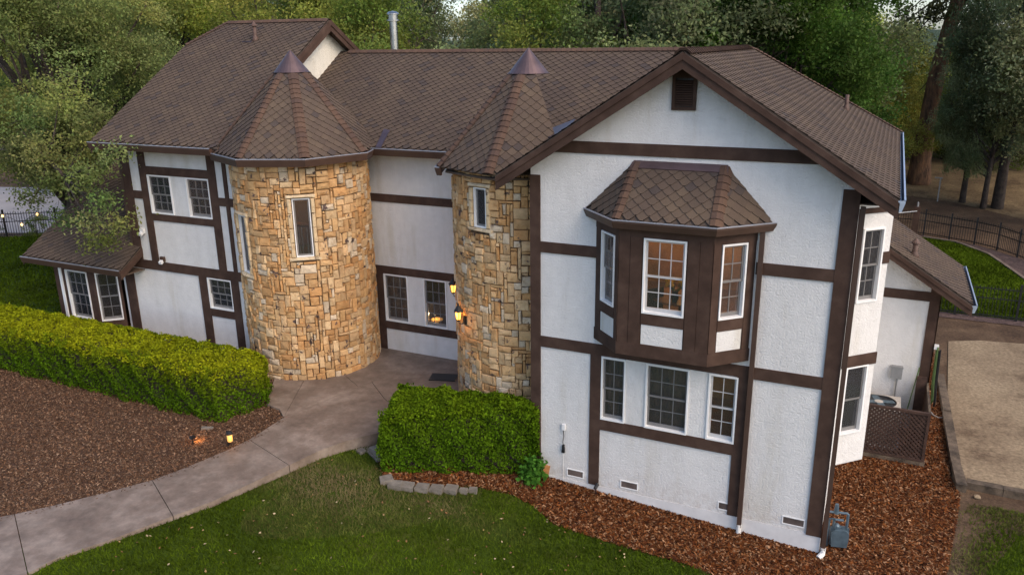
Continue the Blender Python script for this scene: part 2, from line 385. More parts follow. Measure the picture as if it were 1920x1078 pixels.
PATHPOLY = [PL0]+PL+[atp(499, 757), (-6.3, 1), (-4.9, 3.4), (-1, 3.4), (-.9, -.5)]+PR[::-1]+[PR0]
# lawns, beds, sand
LAWN = [(-14, -17), (16, -17), (16, 3.4), (12.2, 2.7), (11.3, 2.3), (11.0, 1.5), (10.6, .7), (10.75, 0), (10.4, -1), (10.2, -2.4), (9.3, -3.2), (8.4, -2.2), (4, -1), (2, -.7), (-1.2, -1.2), (-1.6, -.6), (-2.6, -2.2), (-3.7, -4.7), (-5.0, -7.0), (-8, -9.6), (-14, -13)]
sheet('lawn', LAWN, .004, 'lawn', .5)
BEDR_PX = [(722, 905), (800, 914), (890, 914), (960, 928), (1000, 950), (1040, 985), (1100, 1005), (1200, 1035), (1290, 1060), (1350, 1085), (1480, 1150), (1760, 1150), (1782, 1040), (1796, 960), (1800, 930), (1782, 900), (1768, 790), (1758, 730), (1750, 660)]
BEDR = g2(BEDR_PX)+[(9.7, 9), (8.2, 6.6), (7.2, .5), (2, .5), (1.0, .5), (-.5, .55), (-1.5, -.2), (-1.2, -1.7)]
sheet('mulch_bed', BEDR, .012, 'mulch_red', .4)
BEDL = PL[1:]+[atp(524, 767), atp(499, 757), (-5.2, .6), (-7.3, 1.2), (-16, 1.2), (-17.2, -.5), (-17, -8), PL0, PL[0]]
def hbed(x, y): return 1.03+.006*min(0, y+1)
sheet('mulch_bed', BEDL, .012, 'mulch_brown', .4, hf=lambda x, y: hbed(x, y))
SAND = g2([(1778, 640), (1776, 770), (1806, 908), (1920, 934)])+[(17, 3.2), (20, 15.5), (14, 14.6), (11.5, 14.2)]
sheet('sand_arena', SAND, .010, 'sand', .6)
LAWNR = [(10.6, 17.0), (20, 17.0), (16.5, 19), (13.7, 22.5), (13.32, 24.2), (12.72, 26.6), (11.5, 28.6), (10.2, 29.1), (7, 29), (7, 17)]
sheet('lawn', LAWNR, .004, 'lawn', .8)
sheet('gravel_border', [(16.5, 19), (17.5, 20), (14.6, 25.6), (12.5, 28.4), (10.2, 29.7), (7, 29.7), (7, 29.06), (10.2, 29.16), (11.53, 28.66), (12.76, 26.64), (13.37, 24.22), (13.75, 22.5)], .010, 'gravel_dark', .6)
sheet('gravel_border', [(7, 16.3), (20, 16.3), (20, 16.95), (7, 16.95)], .010, 'gravel_dark', .6)
LAWNL = [(-15.6, 1.4), (-17.4, -.4), (-34, 1), (-36, 5.4), (-28.9, 8.7), (-27.6, 9.6), (-20, 12), (-15.6, 8)]
sheet('lawn', LAWNL, .004, 'lawn', .8)
sheet('driveway', [(-44, 4.5), (-30.6, 8.9), (-27.2, 10.3), (-22, 13), (-18, 17), (-20, 24), (-30, 22.5), (-42, 18.0), (-60, 13)], .006, 'driveway', 1.0)
sheet('dry_grass_bank', [(8.5, 37.5), (12, 36.5), (15, 34.5), (19, 35.5), (24, 40), (22, 52), (12, 53), (8.5, 50)], .006, 'dry_grass', 1.0)
# far wooded hills closing the valley
def hill():
    m = MB(); xs = np.linspace(-400, 500, 90); ys = np.linspace(330, 700, 24)
    vs = []
    for y in ys:
        for x in xs:
            t = (y-330)/370; z = 34*math.sin(min(1, t*1.6)*math.pi/2)*(.75+.25*math.sin(x*.013+.9))-22+2.6*math.sin(x*.21+y*.13)*math.sin(x*.093-y*.21)+1.4*math.sin(x*.55)*math.sin(y*.4)
            vs.append((x, y, z))
    nx = len(xs); m.add(vs, [(j*nx+i, j*nx+i+1, (j+1)*nx+i+1, (j+1)*nx+i) for j in range(23) for i in range(nx-1)])
    tag(m.build('hill', 'hill', smooth=True), kind='structure')
hill()

# ================================================================== THE HOUSE
house = empty('house', (0, 0, 0))
tag(house, 'two-storey white stucco and dark brown timber house with two round stone towers', 'house')
V3 = lambda *a: Vector(a)
def frame_mat(P, ux, n):
    ux = Vector(ux).normalized(); yi = -Vector(n).normalized(); uz = ux.cross(yi); Mx = Matrix.Identity(4)
    for i in range(3): Mx[i][0] = ux[i]; Mx[i][1] = yi[i]; Mx[i][2] = uz[i]; Mx[i][3] = P[i]
    return Mx
def wall(P, ux, n, W, H, holes=(), mat='stucco', th=.14, name='wall', parent=house, extra=None):
    """upright wall with real openings; holes = (x0, x1, z0, z1) in wall coordinates"""
    xs = sorted({0, W, *[c for h in holes for c in h[:2]]}); zs = sorted({0, H, *[c for h in holes for c in h[2:]]})
    solid = lambda i, j: 0 <= i < len(xs)-1 and 0 <= j < len(zs)-1 and not any(h[0]-1e-6 <= (xs[i]+xs[i+1])/2 <= h[1] and h[2] <= (zs[j]+zs[j+1])/2 <= h[3] for h in holes)
    m = MB()
    for i in range(len(xs)-1):
        for j in range(len(zs)-1):
            if not solid(i, j): continue
            a, b, c, d = xs[i], xs[i+1], zs[j], zs[j+1]
            m.add([(a, 0, c), (b, 0, c), (b, 0, d), (a, 0, d)], [(0, 1, 2, 3)]); m.add([(a, th, c), (b, th, c), (b, th, d), (a, th, d)], [(3, 2, 1, 0)])
            if not solid(i-1, j): m.add([(a, 0, c), (a, 0, d), (a, th, d), (a, th, c)], [(0, 1, 2, 3)])
            if not solid(i+1, j): m.add([(b, 0, c), (b, th, c), (b, th, d), (b, 0, d)], [(0, 1, 2, 3)])
            if not solid(i, j-1): m.add([(a, 0, c), (a, th, c), (b, th, c), (b, 0, c)], [(0, 1, 2, 3)])
            if not solid(i, j+1): m.add([(a, 0, d), (b, 0, d), (b, th, d), (a, th, d)], [(0, 1, 2, 3)])
    if extra: extra(m)
    o = m.build(name, mat, parent); o.matrix_local = frame_mat(P, ux, n); return o
def window(P, ux, n, W, H, cols=3, rows=4, curtain=True, sash='sash_grey', parent=house, fixed=False):
    t = .032 if not fixed else .024; f = MB(); f.box(0, W, -.03, .11, 0, t); f.box(0, W, -.03, .11, H-t, H); f.box(0, t, -.03, .11, t, H-t); f.box(W-t, W, -.03, .11, t, H-t)
    o = f.build('window', 'white_frame', parent); o.matrix_local = frame_mat(P, ux, n)
    def one(z0, z1, y, rr, br):
        s_ = MB(); st = .038; x0, x1 = t, W-t
        s_.box(x0, x0+st, y, y+.03, z0, z1); s_.box(x1-st, x1, y, y+.03, z0, z1); s_.box(x0+st, x1-st, y, y+.03, z0, z0+br); s_.box(x0+st, x1-st, y, y+.03, z1-st, z1)
        gx0, gx1, gz0, gz1 = x0+st, x1-st, z0+br, z1-st; mw = .016
        for k in range(1, cols): c = gx0+(gx1-gx0)*k/cols; s_.box(c-mw/2, c+mw/2, y+.004, y+.024, gz0, gz1)
        for k in range(1, rr): c = gz0+(gz1-gz0)*k/rr; s_.box(gx0, gx1, y+.006, y+.022, c-mw/2, c+mw/2)
        sm = s_.build('sash', sash, o)
        if cols > 1 or rr > 1: 
            pass
        pw = (gx1-gx0)/cols; ph = (gz1-gz0)/rr; pm = MB().box(-pw/2+mw/2-.001, pw/2-mw/2+.001, 0, .006, -ph/2+mw/2-.001, ph/2-mw/2+.001).mesh('pane', 'glass')
        for a in range(cols):
            for b in range(rr):
                p = link(bpy.data.objects.new('pane', pm), o); p.location = (gx0+pw*(a+.5), y+.012, gz0+ph*(b+.5))
                p.rotation_euler = (random.gauss(0, .012), 0, random.gauss(0, .012))
    if fixed: one(t, H-t, .03, rows, .04)
    else: one(H/2-.02, H-t, .028, rows//2, .038); one(t, H/2+.02, .062, rows-rows//2, .07)
    if curtain:
        c = MB(); k = 24; vs = []
        for i in range(k+1):
            x = -.06+(W+.12)*i/k; y = .21+.022*math.sin(i*1.9)+.008*math.sin(i*5.3); vs += [(x, y, -.06), (x, y, H+.06)]
        c.add(vs, [(2*i, 2*i+2, 2*i+3, 2*i+1) for i in range(k)]); c.build('curtain', 'curtain', o, smooth=True)
    return o
def timber(x0, x1, z0, z1, Y, proud=.03, name='timber', mat='timber'):
    return MB().box(x0, x1, Y-proud, Y+.02, z0, z1).build(name, mat, house)
def pbox(TL, BR, Y):
    a = at(*TL, Y=Y); b = at(*BR, Y=Y); return a[0], b[0], b[2], a[2]
def room(x0, x1, y0, y1, z0, z1, back='interior_wall', floor='interior_floor'):
    m = MB(); m.add([(x0, y0, z0), (x1, y0, z0), (x1, y1, z0), (x0, y1, z0), (x0, y0, z1), (x1, y0, z1), (x1, y1, z1), (x0, y1, z1)],
                    [(4, 5, 6, 7), (1, 2, 6, 5), (2, 3, 7, 6), (3, 0, 4, 7)]); o = m.build('room', back, house)
    MB().box(x0, x1, y0, y1, z0-.05, z0).build('room_floor', floor, house); return o
# ---- gable wing, front wall Y = 0
ZT, ZB = (7.414, 7.641), (5.387, 5.61); ZF = (3.348, 3.584)
GX0, GX1, GXC = 1.68, 7.70, 4.715
RZ, SL = 9.28, .644
gw = [((1128.6, 666), (1170.9, 787), 2), ((1212.5, 680.8), (1287, 812.6), 3), ((1330.6, 698.4), (1375.8, 831.5), 2)]
gwin = []
for (tl, br, c) in gw:
    x0, x1, z0, z1 = pbox(tl, br, 0); gwin.append((x0, x1, 1.93, 3.33, c))
gwin[0] = (*gwin[0][:4], 2)
ORH = (3.35, 5.85, 4.3, 6.1)
def gable_top(m):
    zc = 6.86-.35; top = RZ-.16; q = [(0, zc), (GX1-GX0, zc), (GX1-GX0, top-.35-SL*(GX1-GXC)), (GXC-GX0, top-.35), (0, top-.35-SL*(GXC-GX0))]
    m.prism([(x, 0, z) for x, z in q], (0, .14, 0))
wall((GX0, 0, .35), (1, 0, 0), (0, -1, 0), GX1-GX0, 6.51, [(a-GX0+.02, b-GX0-.02, c-.35+.02, d-.35-.02) for a, b, c, d, _ in gwin]+[(ORH[0]-GX0, ORH[1]-GX0, ORH[2]-.35, ORH[3]-.35)], extra=gable_top)
MB().box(GX0-.02, GX1+.01, -.012, .3, -.9, .345).build('foundation', 'concrete_white', house)
for a, b, c, d, k in gwin: window((a, 0, c), (1, 0, 0), (0, -1, 0), b-a, d-c, k, 4, sash='sash_white' if a > 5.3 else 'sash_grey', curtain=a < 5.3)
timber(GX0-.005, 1.893, .30, 6.95, 0, .036); timber(7.443, GX1+.02, .32, 7.02, 0, .036)
def clip_band(z0, z1):     # band under the rake
    xa = lambda z: (RZ-.17-z)/SL
    MB().prism([(GXC-xa(z0), .02, z0), (GXC+xa(z0), .02, z0), (GXC+xa(z1), .02, z1), (GXC-xa(z1), .02, z1)], (0, -.05, 0)).build('timber', 'timber', house)
clip_band(*ZT)
DSX = float(at(1400, 760, Y=-.05)[0])
timber(1.893, 3.12, *ZB, 0); timber(6.12, 7.443, *ZB, 0); timber(1.893, 7.443, *ZF, 0)
xl0, xl1 = at(1104.7, 840, Y=0)[0], at(1123.9, 840, Y=0)[0]; xr0, xr1 = at(1371, 860, Y=0)[0], at(1391, 860, Y=0)[0]
timber(xl0, xl1, .36, ZF[0], 0, .026); timber(xr0, xr1, .36, ZF[0], 0, .026)
zs = at(1124.5, 783.7, Y=0)[2]; timber(xl1, xr0, 1.93-.24, 1.93-.004, 0)
for tl, br in [((1064.8, 876), (1093, 892)), ((1165, 900), (1194.5, 915.7)), ((1348, 943.7), (1381, 961)), ((1468.5, 971.6), (1506, 991))]:
    x0, x1, z0, z1 = pbox(tl, br, 0); zc = .52; fr = MB()
    w_ = x1-x0; fr.box(x0-.02, x1+.02, -.014, .01, zc-.09, zc-.07); fr.box(x0-.02, x1+.02, -.014, .01, zc+.07, zc+.09); fr.box(x0-.02, x0, -.014, .01, zc-.07, zc+.07); fr.box(x1, x1+.02, -.014, .01, zc-.07, zc+.07)
    o = fr.build('foundation_vent', 'white_frame', house); MB().box(x0, x1, -.004, .01, zc-.07, zc+.07).build('screen', 'interior_dark', o)
# attic louvre
def louvre():
    x0, x1 = float(at(1259.5, 206, Y=0)[0]), float(at(1305, 206, Y=0)[0]); zb = float(at(1280, 207, Y=0)[2]); zt = RZ-.36; xm = GXC
    f = MB(); f.box(x0, x0+.06, -.05, .01, zb, zt-.1); f.box(x1-.06, x1, -.05, .01, zb, zt-.1); f.box(x0+.06, x1-.06, -.05, .01, zb, zb+.06); 
    MB().box(x0+.06, x1-.06, -.004, .01, zb+.06, zt-.1).build('vent_backing', 'black_plastic', house)
    o = f.build('attic_louvre', 'timber', house); sm = MB(); wd = x1-x0-.13
    sm.add([(-wd/2, -.062, -.012), (wd/2, -.062, -.012), (wd/2, -.01, .012), (-wd/2, -.01, .012), (-wd/2, -.062, .002), (wd/2, -.062, .002), (wd/2, -.01, .026), (-wd/2, -.01, .026)], [(3, 2, 1, 0), (4, 5, 6, 7), (0, 1, 5, 4), (1, 2, 6, 5), (2, 3, 7, 6), (3, 0, 4, 7)])
    me = sm.mesh('slat', 'timber'); k = 11
    for i in range(k): p = link(bpy.data.objects.new('slat', me), o); p.location = ((x0+x1)/2, 0, zb+.09+i*(zt-.22-zb)/k)
    MB().prism([(x0-.0, -.055, zt-.10), (x1, -.055, zt-.10), (x1, -.055, zt-.06), (xm, -.055, zt+.10), (x0, -.055, zt-.06)], (0, .06, 0)).build('head', 'timber', o)
louvre()
# side and rear walls of the wing
MB().box(GX1-.14, GX1, .14, 1.15, -.9, 6.86).build('wall', 'stucco', house); MB().box(GX1-.14, GX1, 1.15, 10, -.9, 6.86).build('wall', 'stucco', house)
MB().box(GX0, GX0+.14, .14, 9.9, -.5, 6.86).build('wall', 'stucco', house); MB().box(GX0+.14, GX1-.14, 9.86, 10, -.9, 6.86).build('wall', 'stucco', house)
room(2.0, 7.4, .16, 3.6, 1.2, 3.36, 'interior_wall'); room(2.0, 7.4, .16, 4.2, 3.75, 6.5, 'interior_orange')
# ---- canted side bay
BA, BB = V3(7.70, 1.15, 0), V3(8.28, 1.73, 0)
bx = (BB-BA); BW = bx.length; bx.normalize(); bn = V3(bx.y, -bx.x, 0)
def bpx(u, v):
    d = Vector(ray(u, v)); t = (BA-Vector(CAM)).dot(bn)/d.dot(bn); p = Vector(CAM)+d*t; return (p-BA).dot(bx), p.z
c9 = lambda x, y: (1500+x/2.073, 380+y/2.073)
bwins = []
for (tl, br) in [((232, 105), (292, 380)), ((172, 642), (232, 885))]:
    x0, z1 = bpx(*c9(*tl)); x1, z0 = bpx(*c9(*br)); bwins.append((max(.06, x0), min(BW-.1, max(x1, x0+.5)), z0, z1))
bwins[0] = (.15, .65, bwins[0][2], bwins[0][3]); bwins[1] = (.12, .65, bwins[1][2], bwins[1][3])
BZ0 = 1.25
wall((BA.x, BA.y, BZ0), bx, bn, BW, 6.75-BZ0, [(a+.02, b-.02, c-BZ0+.02, d-BZ0-.02) for a, b, c, d in bwins], th=.1)
MB().prism([(BB.x, BB.y, BZ0), (BB.x, BB.y+.002, BZ0), (BB.x, 3.6, BZ0), (BB.x-.1, 3.6, BZ0), (BB.x-.1, BB.y+.1, BZ0)], (0, 0, 5.5)).build('wall', 'stucco', house)
MB().prism([(BB.x, 3.62, BZ0), (7.7, 4.2, BZ0), (7.7, 4.05, BZ0), (BB.x-.1, 3.5, BZ0)], (0, 0, 5.5)).build('wall', 'stucco', house)
MB().prism([(7.7, 1.17, BZ0-.03), (BB.x, 1.75, BZ0-.03), (BB.x, 3.6, BZ0-.03), (7.7, 4.2, BZ0-.03)], (0, 0, .06)).build('bay_floor', 'stucco', house)
for i, (a, b, c, d) in enumerate(bwins):
    p = BA+bx*a; window((p.x, p.y, c), bx, bn, b-a, d-c, 2 if i == 0 else 1, 4 if i == 0 else 2, curtain=False)
def bband(x0, x1, z0, z1, pr=.028):
    m = MB().box(x0, x1, -pr, .02, z0, z1); o = m.build('timber', 'timber', house); o.matrix_local = frame_mat((BA.x, BA.y, 0), bx, bn)
bband(0, BW+.01, *ZF); bband(bwins[0][1]+.01, BW+.01, *ZB); bband(0, BW+.01, 6.38, 6.48)
bband(.0, .07, ZF[1], 6.38, .032)
# ---- oriel
OF = [(3.09, 0.0), (3.73, -.60), (5.46, -.60), (6.09, 0.0)]; OZ0, OZ1 = 3.72, 6.32
for i in range(3):
    a, b = V3(*OF[i], 0), V3(*OF[i+1], 0); u = (b-a); W_ = u.length; u.normalize(); n_ = V3(u.y, -u.x, 0)
    ww = {0: (.22, .74), 1: (.47, 1.26), 2: (.17, .69)}[i]; z0, z1 = 4.58, 5.99
    if i == 1: z0, z1 = 4.58, 6.02
    wall((a.x, a.y, OZ0), u, n_, W_, OZ1-OZ0, [(ww[0]+.02, ww[1]-.02, z0-OZ0+.02, z1-OZ0-.02)], 'timber', .09, 'oriel_wall')
    p = a+u*ww[0]; window((p.x, p.y, z0), u, n_, ww[1]-ww[0], z1-z0, 3 if i == 1 else 2, 4, curtain=False, sash='sash_white' if i == 1 else 'sash_grey')
    def ob(x0, x1, za, zb, pr, mat='timber', nm='trim_board'):
        o = MB().box(x0, x1, -pr, .01, za, zb).build(nm, mat, house); o.matrix_local = frame_mat((a.x, a.y, 0), u, n_); return o
    ob(-.012, W_+.012, OZ0-.02, OZ0+.23, .03); ob(ww[0]-.01, ww[1]+.01, z0-.22, z0-.01, .022)
    ob(ww[0], ww[1], OZ0+.24, z0-.23, .008, 'stucco', 'panel'); ob(-.01, W_+.01, z1+.02, OZ1, .02)
    if i == 1:
        for (xa, xb) in ((.005, .215), (.222, .445), (1.285, 1.495), (1.502, W_-.005)): ob(xa, xb, OZ0+.232, z1+.02, .018 if xa in (.005, 1.502) else .024)
    else:
        ob(.0, ww[0]-.02, OZ0+.232, z1+.02, .018); ob(ww[1]+.02, W_, OZ0+.232, z1+.02, .018)
MB().prism([(x, y, OZ0-.03) for x, y in OF], (0, 0, .05)).build('oriel_base', 'timber', house)
MB().prism([(x, y, OZ0+.5) for x, y in [(3.2, .0), (3.75, -.5), (5.43, -.5), (5.98, .0)]], (0, 0, .03)).build('oriel_seat', 'interior_floor', house)
MB().prism([(x, y, OZ1-.03) for x, y in OF], (0, 0, .05)).build('oriel_ceiling', 'interior_wall', house)
# ---- main wall Y = 3.4
YM = 3.4
mw = [pbox((719.6, 512.7), (768.6, 604.7), YM), pbox((793.6, 522.3), (840, 613.6), YM)]
mw = [(a, b, 1.97, 3.345) for a, b, c, d in mw]
MX0, MX1 = -5.6, 1.6
wall((MX0, YM, 1.0), (1, 0, 0), (0, -1, 0), MX1-MX0, 5.9, [(a-MX0+.02, b-MX0-.02, c-1+.02, d-1-.02) for a, b, c, d in mw])
for a, b, c, d in mw: window((a, YM, c), (1, 0, 0), (0, -1, 0), b-a, d-c, 3, 4, sash='sash_grey', curtain=a < -3.5)
timber(-5, -.6, 5.374, 5.592, YM); timber(-5, -.6, 3.358, 3.575, YM)
px0, px1 = at(706.3, 511, Y=YM)[0], at(719, 513, Y=YM)[0]; timber(px0, px1, 1.1, 3.358, YM, .026); timber(px1, -.6, 1.739, 1.955, YM)
room(-5.0, -.9, YM+.16, 6.6, 1.15, 3.34, 'interior_wall')
MB().box(-7.3, 1.7, 9.4, 9.55, .6, 6.9).build('wall', 'stucco', house)
# ---- left wing Y = 1.25
YL = 1.25
LX0, LX1 = -11.36, -7.0
uw = [pbox((275.4, 326.3), (327.9, 399.9), YL), pbox((347.4, 333.7), (400.8, 408.8), YL)]
uw = [(a, b, 5.0, 6.08) for a, b, c, d in uw]; uw[0] = (-10.45, uw[0][1], *uw[0][2:]); uw[1] = (uw[1][0], -8.2, *uw[1][2:])
lw = pbox((388.6, 518), (440.5, 583.7), YL); lw = (lw[0], lw[1], 2.43, 3.32)
wall((LX0-.7, YL, .9), (1, 0, 0), (0, -1, 0), LX1-LX0+.7, 2.6, [(lw[0]-LX0+.7+.02, lw[1]-LX0+.7-.02, lw[2]-.9+.02, lw[3]-.9-.02)])
wall((LX0, YL, 3.5), (1, 0, 0), (0, -1, 0), LX1-LX0, 3.45, [(a-LX0+.02, b-LX0-.02, c-3.5+.02, d-3.5-.02) for a, b, c, d in uw])
for a, b, c, d in uw: window((a, YL, c), (1, 0, 0), (0, -1, 0), b-a, d-c, 3, 4, curtain=a < -10)
window((lw[0], YL, lw[2]), (1, 0, 0), (0, -1, 0), lw[1]-lw[0], lw[3]-lw[2], 3, 4)
timber(LX0-.02, -11.09, 3.59, 6.95, YL, .036); timber(-10.72, -10.46, 3.59, 6.95, YL, .034); timber(-8.18, -7.92, 3.59, 6.95, YL, .034); timber(-7.66, -7.54, 3.59, 6.95, YL, .034)
timber(-10.46, -8.18, 6.09, 6.32, YL); timber(-10.46, -8.18, 4.80, 4.995, YL); timber(-11.09, -10.72, *ZB, YL); timber(-7.92, -7.0, *ZB, YL)
timber(LX0-.4, -7.0, 3.335, 3.592, YL, .038)
lpx = [at(236, 516, Y=YL)[0], at(249.5, 501, Y=YL)[0]]; timber(lpx[0], lpx[1], .95, 3.335, YL, .034)
timber(-8.99, lw[0]-.005, .95, 3.335, YL, .034); timber(lw[1]+.005, -7.56, .95, 3.335, YL, .034); timber(lw[0]-.005, lw[1]+.005, 2.2, 2.425, YL)
timber(-7.92, -7.5, 6.80, 6.88, YL, .03)
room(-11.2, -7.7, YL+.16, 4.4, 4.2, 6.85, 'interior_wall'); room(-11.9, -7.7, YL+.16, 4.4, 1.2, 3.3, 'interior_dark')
MB().box(LX0, LX0+.14, YL+.14, 9.8, .9, 6.95).build('wall', 'stucco', house)
MB().prism([(-7.62, .7, 6.95), (-7.62, 10.4, 6.95), (-7.62, 5.57, 9.98)], (.14, 0, 0)).build('wall', 'stucco_warm_lit', house)
MB().box(LX0+.14, -7.3, 9.7, 9.84, .9, 6.95).build('wall', 'stucco', house)
# ---- low left extension with bay
EK = V3(-12.74, .77, 0); ER = V3(-12.2, 1.25, 0)
ew1 = (-13.93, -13.0, 1.63, 3.12)
wall((-14.25, .77, .9), (1, 0, 0), (0, -1, 0), -12.74+14.25, 2.55, [(ew1[0]+14.25+.02, ew1[1]+14.25-.02, ew1[2]-.9+.02, ew1[3]-.9-.02)], 'timber', .1)
window((ew1[0], .77, ew1[2]), (1, 0, 0), (0, -1, 0), ew1[1]-ew1[0], ew1[3]-ew1[2], 3, 4)
eu = (ER-EK); EW = eu.length; eu.normalize(); en = V3(eu.y, -eu.x, 0)
wall((EK.x, EK.y, .9), eu, en, EW, 2.6, [(.07, .63, .74, 2.2)], 'timber', .1)
p = EK+eu*.05; window((p.x, p.y, 1.62), eu, en, .6, 1.5, 2, 4, curtain=False)
o = MB().box(.06, .64, -.012, .01, .95, 1.38).build('panel', 'stucco', house); o.matrix_local = frame_mat((EK.x, EK.y, 0), eu, en)
MB().box(-14.20, -14.10, .735, .77, .95, 3.4).build('trim_board', 'white_frame', house)
MB().box(-14.45, -14.25, .77, .95, .9, 3.4).build('post', 'timber', house)
MB().box(-15.0, -14.86, 1.3, 9, .9, 4.0).build('wall', 'stucco', house)
MB().box(-14.9, -14.25, 1.25, 1.39, .9, 3.9).build('wall', 'stucco', house); MB().box(-14.25, -14.15, .87, 1.3, .9, 3.5).build('wall', 'timber', house)
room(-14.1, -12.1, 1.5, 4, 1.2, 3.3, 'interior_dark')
# ---- rear right annex Y = 6.4
YA = 6.4
AE = (10.25, 3.50)
zA = lambda x: AE[1]+.64*(AE[0]-x)
MB().prism([(7.7, YA, -.9), (9.6, YA, -.9), (9.6, YA, zA(9.6)-.15), (7.7, YA, zA(7.7)-.15)], (0, .14, 0)).build('wall', 'stucco', house)
MB().box(9.46, 9.6, YA+.14, 9.3, -.9, 3.75).build('wall', 'stucco', house)
timber(9.38, 9.62, -.1, zA(9.62)-.16, YA, .034); timber(7.75, 9.38, *ZF, YA)
MB().box(9.6, 9.622, YA-.034, YA+.2, -.1, 3.7).build('timber', 'timber', house)
# ================================================================== ROOFS
TW, TE = .25, .11            # tab width, exposure
def clip_poly(poly, clip):   # Sutherland-Hodgman, clip convex counter-clockwise
    out = poly; n = len(clip)
    for i in range(n):
        a, b = clip[i], clip[(i+1) % n]; inp = out; out = []
        if not inp: return []
        side = lambda p: (b[0]-a[0])*(p[1]-a[1])-(b[1]-a[1])*(p[0]-a[0])
        for j in range(len(inp)):
            p, q = inp[j], inp[(j+1) % len(inp)]; sp, sq = side(p), side(q)
            if sp >= 0: out.append(p)
            if (sp >= 0) != (sq >= 0): t = sp/(sp-sq); out.append((p[0]+(q[0]-p[0])*t, p[1]+(q[1]-p[1])*t))
    return out
_b = TW*.115; _h = TW/2-.005
TAB = [(-_b, 0), (_b, 0), (_h, TE*.9), (_h, 2*TE), (-_h, 2*TE), (-_h, TE*.9)]
tz = lambda v: .031-.023*v/(2*TE)
def tab_geo(m, poly, v0, col, u0=0):
    n = len(poly); top = [(u+u0, v+v0, tz(v)) for u, v in poly]; m.add(top, [tuple(range(n))], col)
    for i in range(n):
        (ua, va), (ub, vb) = poly[i], poly[(i+1) % n]
        if min(va, vb) < TE*.85: m.add([(ua+u0, va+v0, tz(va)), (ua+u0, va+v0, -.002), (ub+u0, vb+v0, -.002), (ub+u0, vb+v0, tz(vb))], [(0, 1, 2, 3)], sc(col, .08 if abs(va-vb) < 1e-6 else .2))  # edge faces coloured dark to deepen the printed shadow line and shade between tabs
SHC = [(.100, .074, .055), (.095, .070, .053), (.105, .078, .057), (.098, .072, .055), (.112, .083, .060), (.072, .057, .050), (.090, .067, .051)]
SHW = [.24, .22, .17, .15, .07, .05, .10]
TABMESH = []
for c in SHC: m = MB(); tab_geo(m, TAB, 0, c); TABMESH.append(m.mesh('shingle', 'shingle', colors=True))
def nb_color(r, k):   # neighbouring tabs tend to share a blend
    q = math.sin(r*12.9898+k*78.233+r*k*.37)*43758.5453; q -= math.floor(q)
    if random.random() < .35: q = random.random()
    acc = 0
    for i, w_ in enumerate(SHW):
        acc += w_
        if q <= acc: return i
    return 0
def roof_plane(P0, U, V, poly, single=False, th=.05, name='roof', shingles=True, mat='shingle_base'):
    """P0 = point on eave, U along eave, V up the slope; poly in (u, v), counter-clockwise convex"""
    U = Vector(U).normalized(); V = Vector(V).normalized(); N = U.cross(V); Mx = Matrix.Identity(4)
    for i in range(3): Mx[i][0] = U[i]; Mx[i][1] = V[i]; Mx[i][2] = N[i]; Mx[i][3] = P0[i]
    d = MB(); d.prism([(u, v, -.004) for u, v in poly], (0, 0, -th)); ro = d.build(name, mat, house); ro.matrix_local = Mx
    if not shingles: return ro
    m = MB(); us = [p[0] for p in poly]; vs_ = [p[1] for p in poly]; r = 0; v = min(vs_)
    while v < max(vs_):
        u = min(us)-TW+(TW/2 if r % 2 else 0); k = 0
        while u < max(us)+TW:
            ci = nb_color(r, k); sh = [(a+u, b+v) for a, b in TAB]; q = clip_poly(sh, poly)
            if len(q) >= 3:
                ar = abs(sum(q[i][0]*q[(i+1) % len(q)][1]-q[(i+1) % len(q)][0]*q[i][1] for i in range(len(q))))/2
                full = ar > .0475*.995*TW*2*TE/.055*.86
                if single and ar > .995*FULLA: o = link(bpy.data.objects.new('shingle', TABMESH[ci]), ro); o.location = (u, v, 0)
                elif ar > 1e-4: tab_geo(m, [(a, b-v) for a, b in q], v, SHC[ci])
            u += TW; k += 1
        v += TE; r += 1
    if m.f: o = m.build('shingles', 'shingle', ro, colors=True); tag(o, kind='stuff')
    return ro
FULLA = abs(sum(TAB[i][0]*TAB[(i+1) % 6][1]-TAB[(i+1) % 6][0]*TAB[i][1] for i in range(6)))/2
def slope_roof(x0, x1, y0, z0, run, sl, poly_xy=None, **k):
    """roof facing -Y: eave at y0, rising with +Y"""
    L = math.hypot(1, sl); P = poly_xy or [(x0, y0), (x1, y0), (x1, y0+run), (x0, y0+run)]
    return roof_plane((0, y0, z0), (1, 0, 0), (0, 1, sl), [(x, (y-y0)*L) for x, y in P], **k)
CAPC = [(.100, .062, .044), (.092, .057, .041), (.108, .068, .048), (.088, .057, .044)]
def cap_mesh(wd, droop, ln=.21):
    out = []
    for c in CAPC:
        m = MB(); dz = math.tan(droop)*wd; mid = wd*.35; mz = dz*.12
        pr = [(-wd, -dz), (-mid, -mz*1.5), (mid, -mz*1.5), (wd, -dz)]; vs = []
        for (y, h) in ((0, .062), (ln, .036)): vs += [(x, y, z+h) for x, z in pr]
        vs += [(x, 0, z+.02) for x, z in pr]
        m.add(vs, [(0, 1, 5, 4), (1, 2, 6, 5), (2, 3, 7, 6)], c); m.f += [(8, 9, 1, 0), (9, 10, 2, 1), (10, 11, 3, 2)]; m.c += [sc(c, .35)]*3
        out.append(m.mesh('ridge_cap', 'shingle', colors=True))
    return out
CAP_HIP = cap_mesh(.125, R(22)); CAP_RIDGE = cap_mesh(.15, R(32)); CAP_STEEP = cap_mesh(.12, R(27))
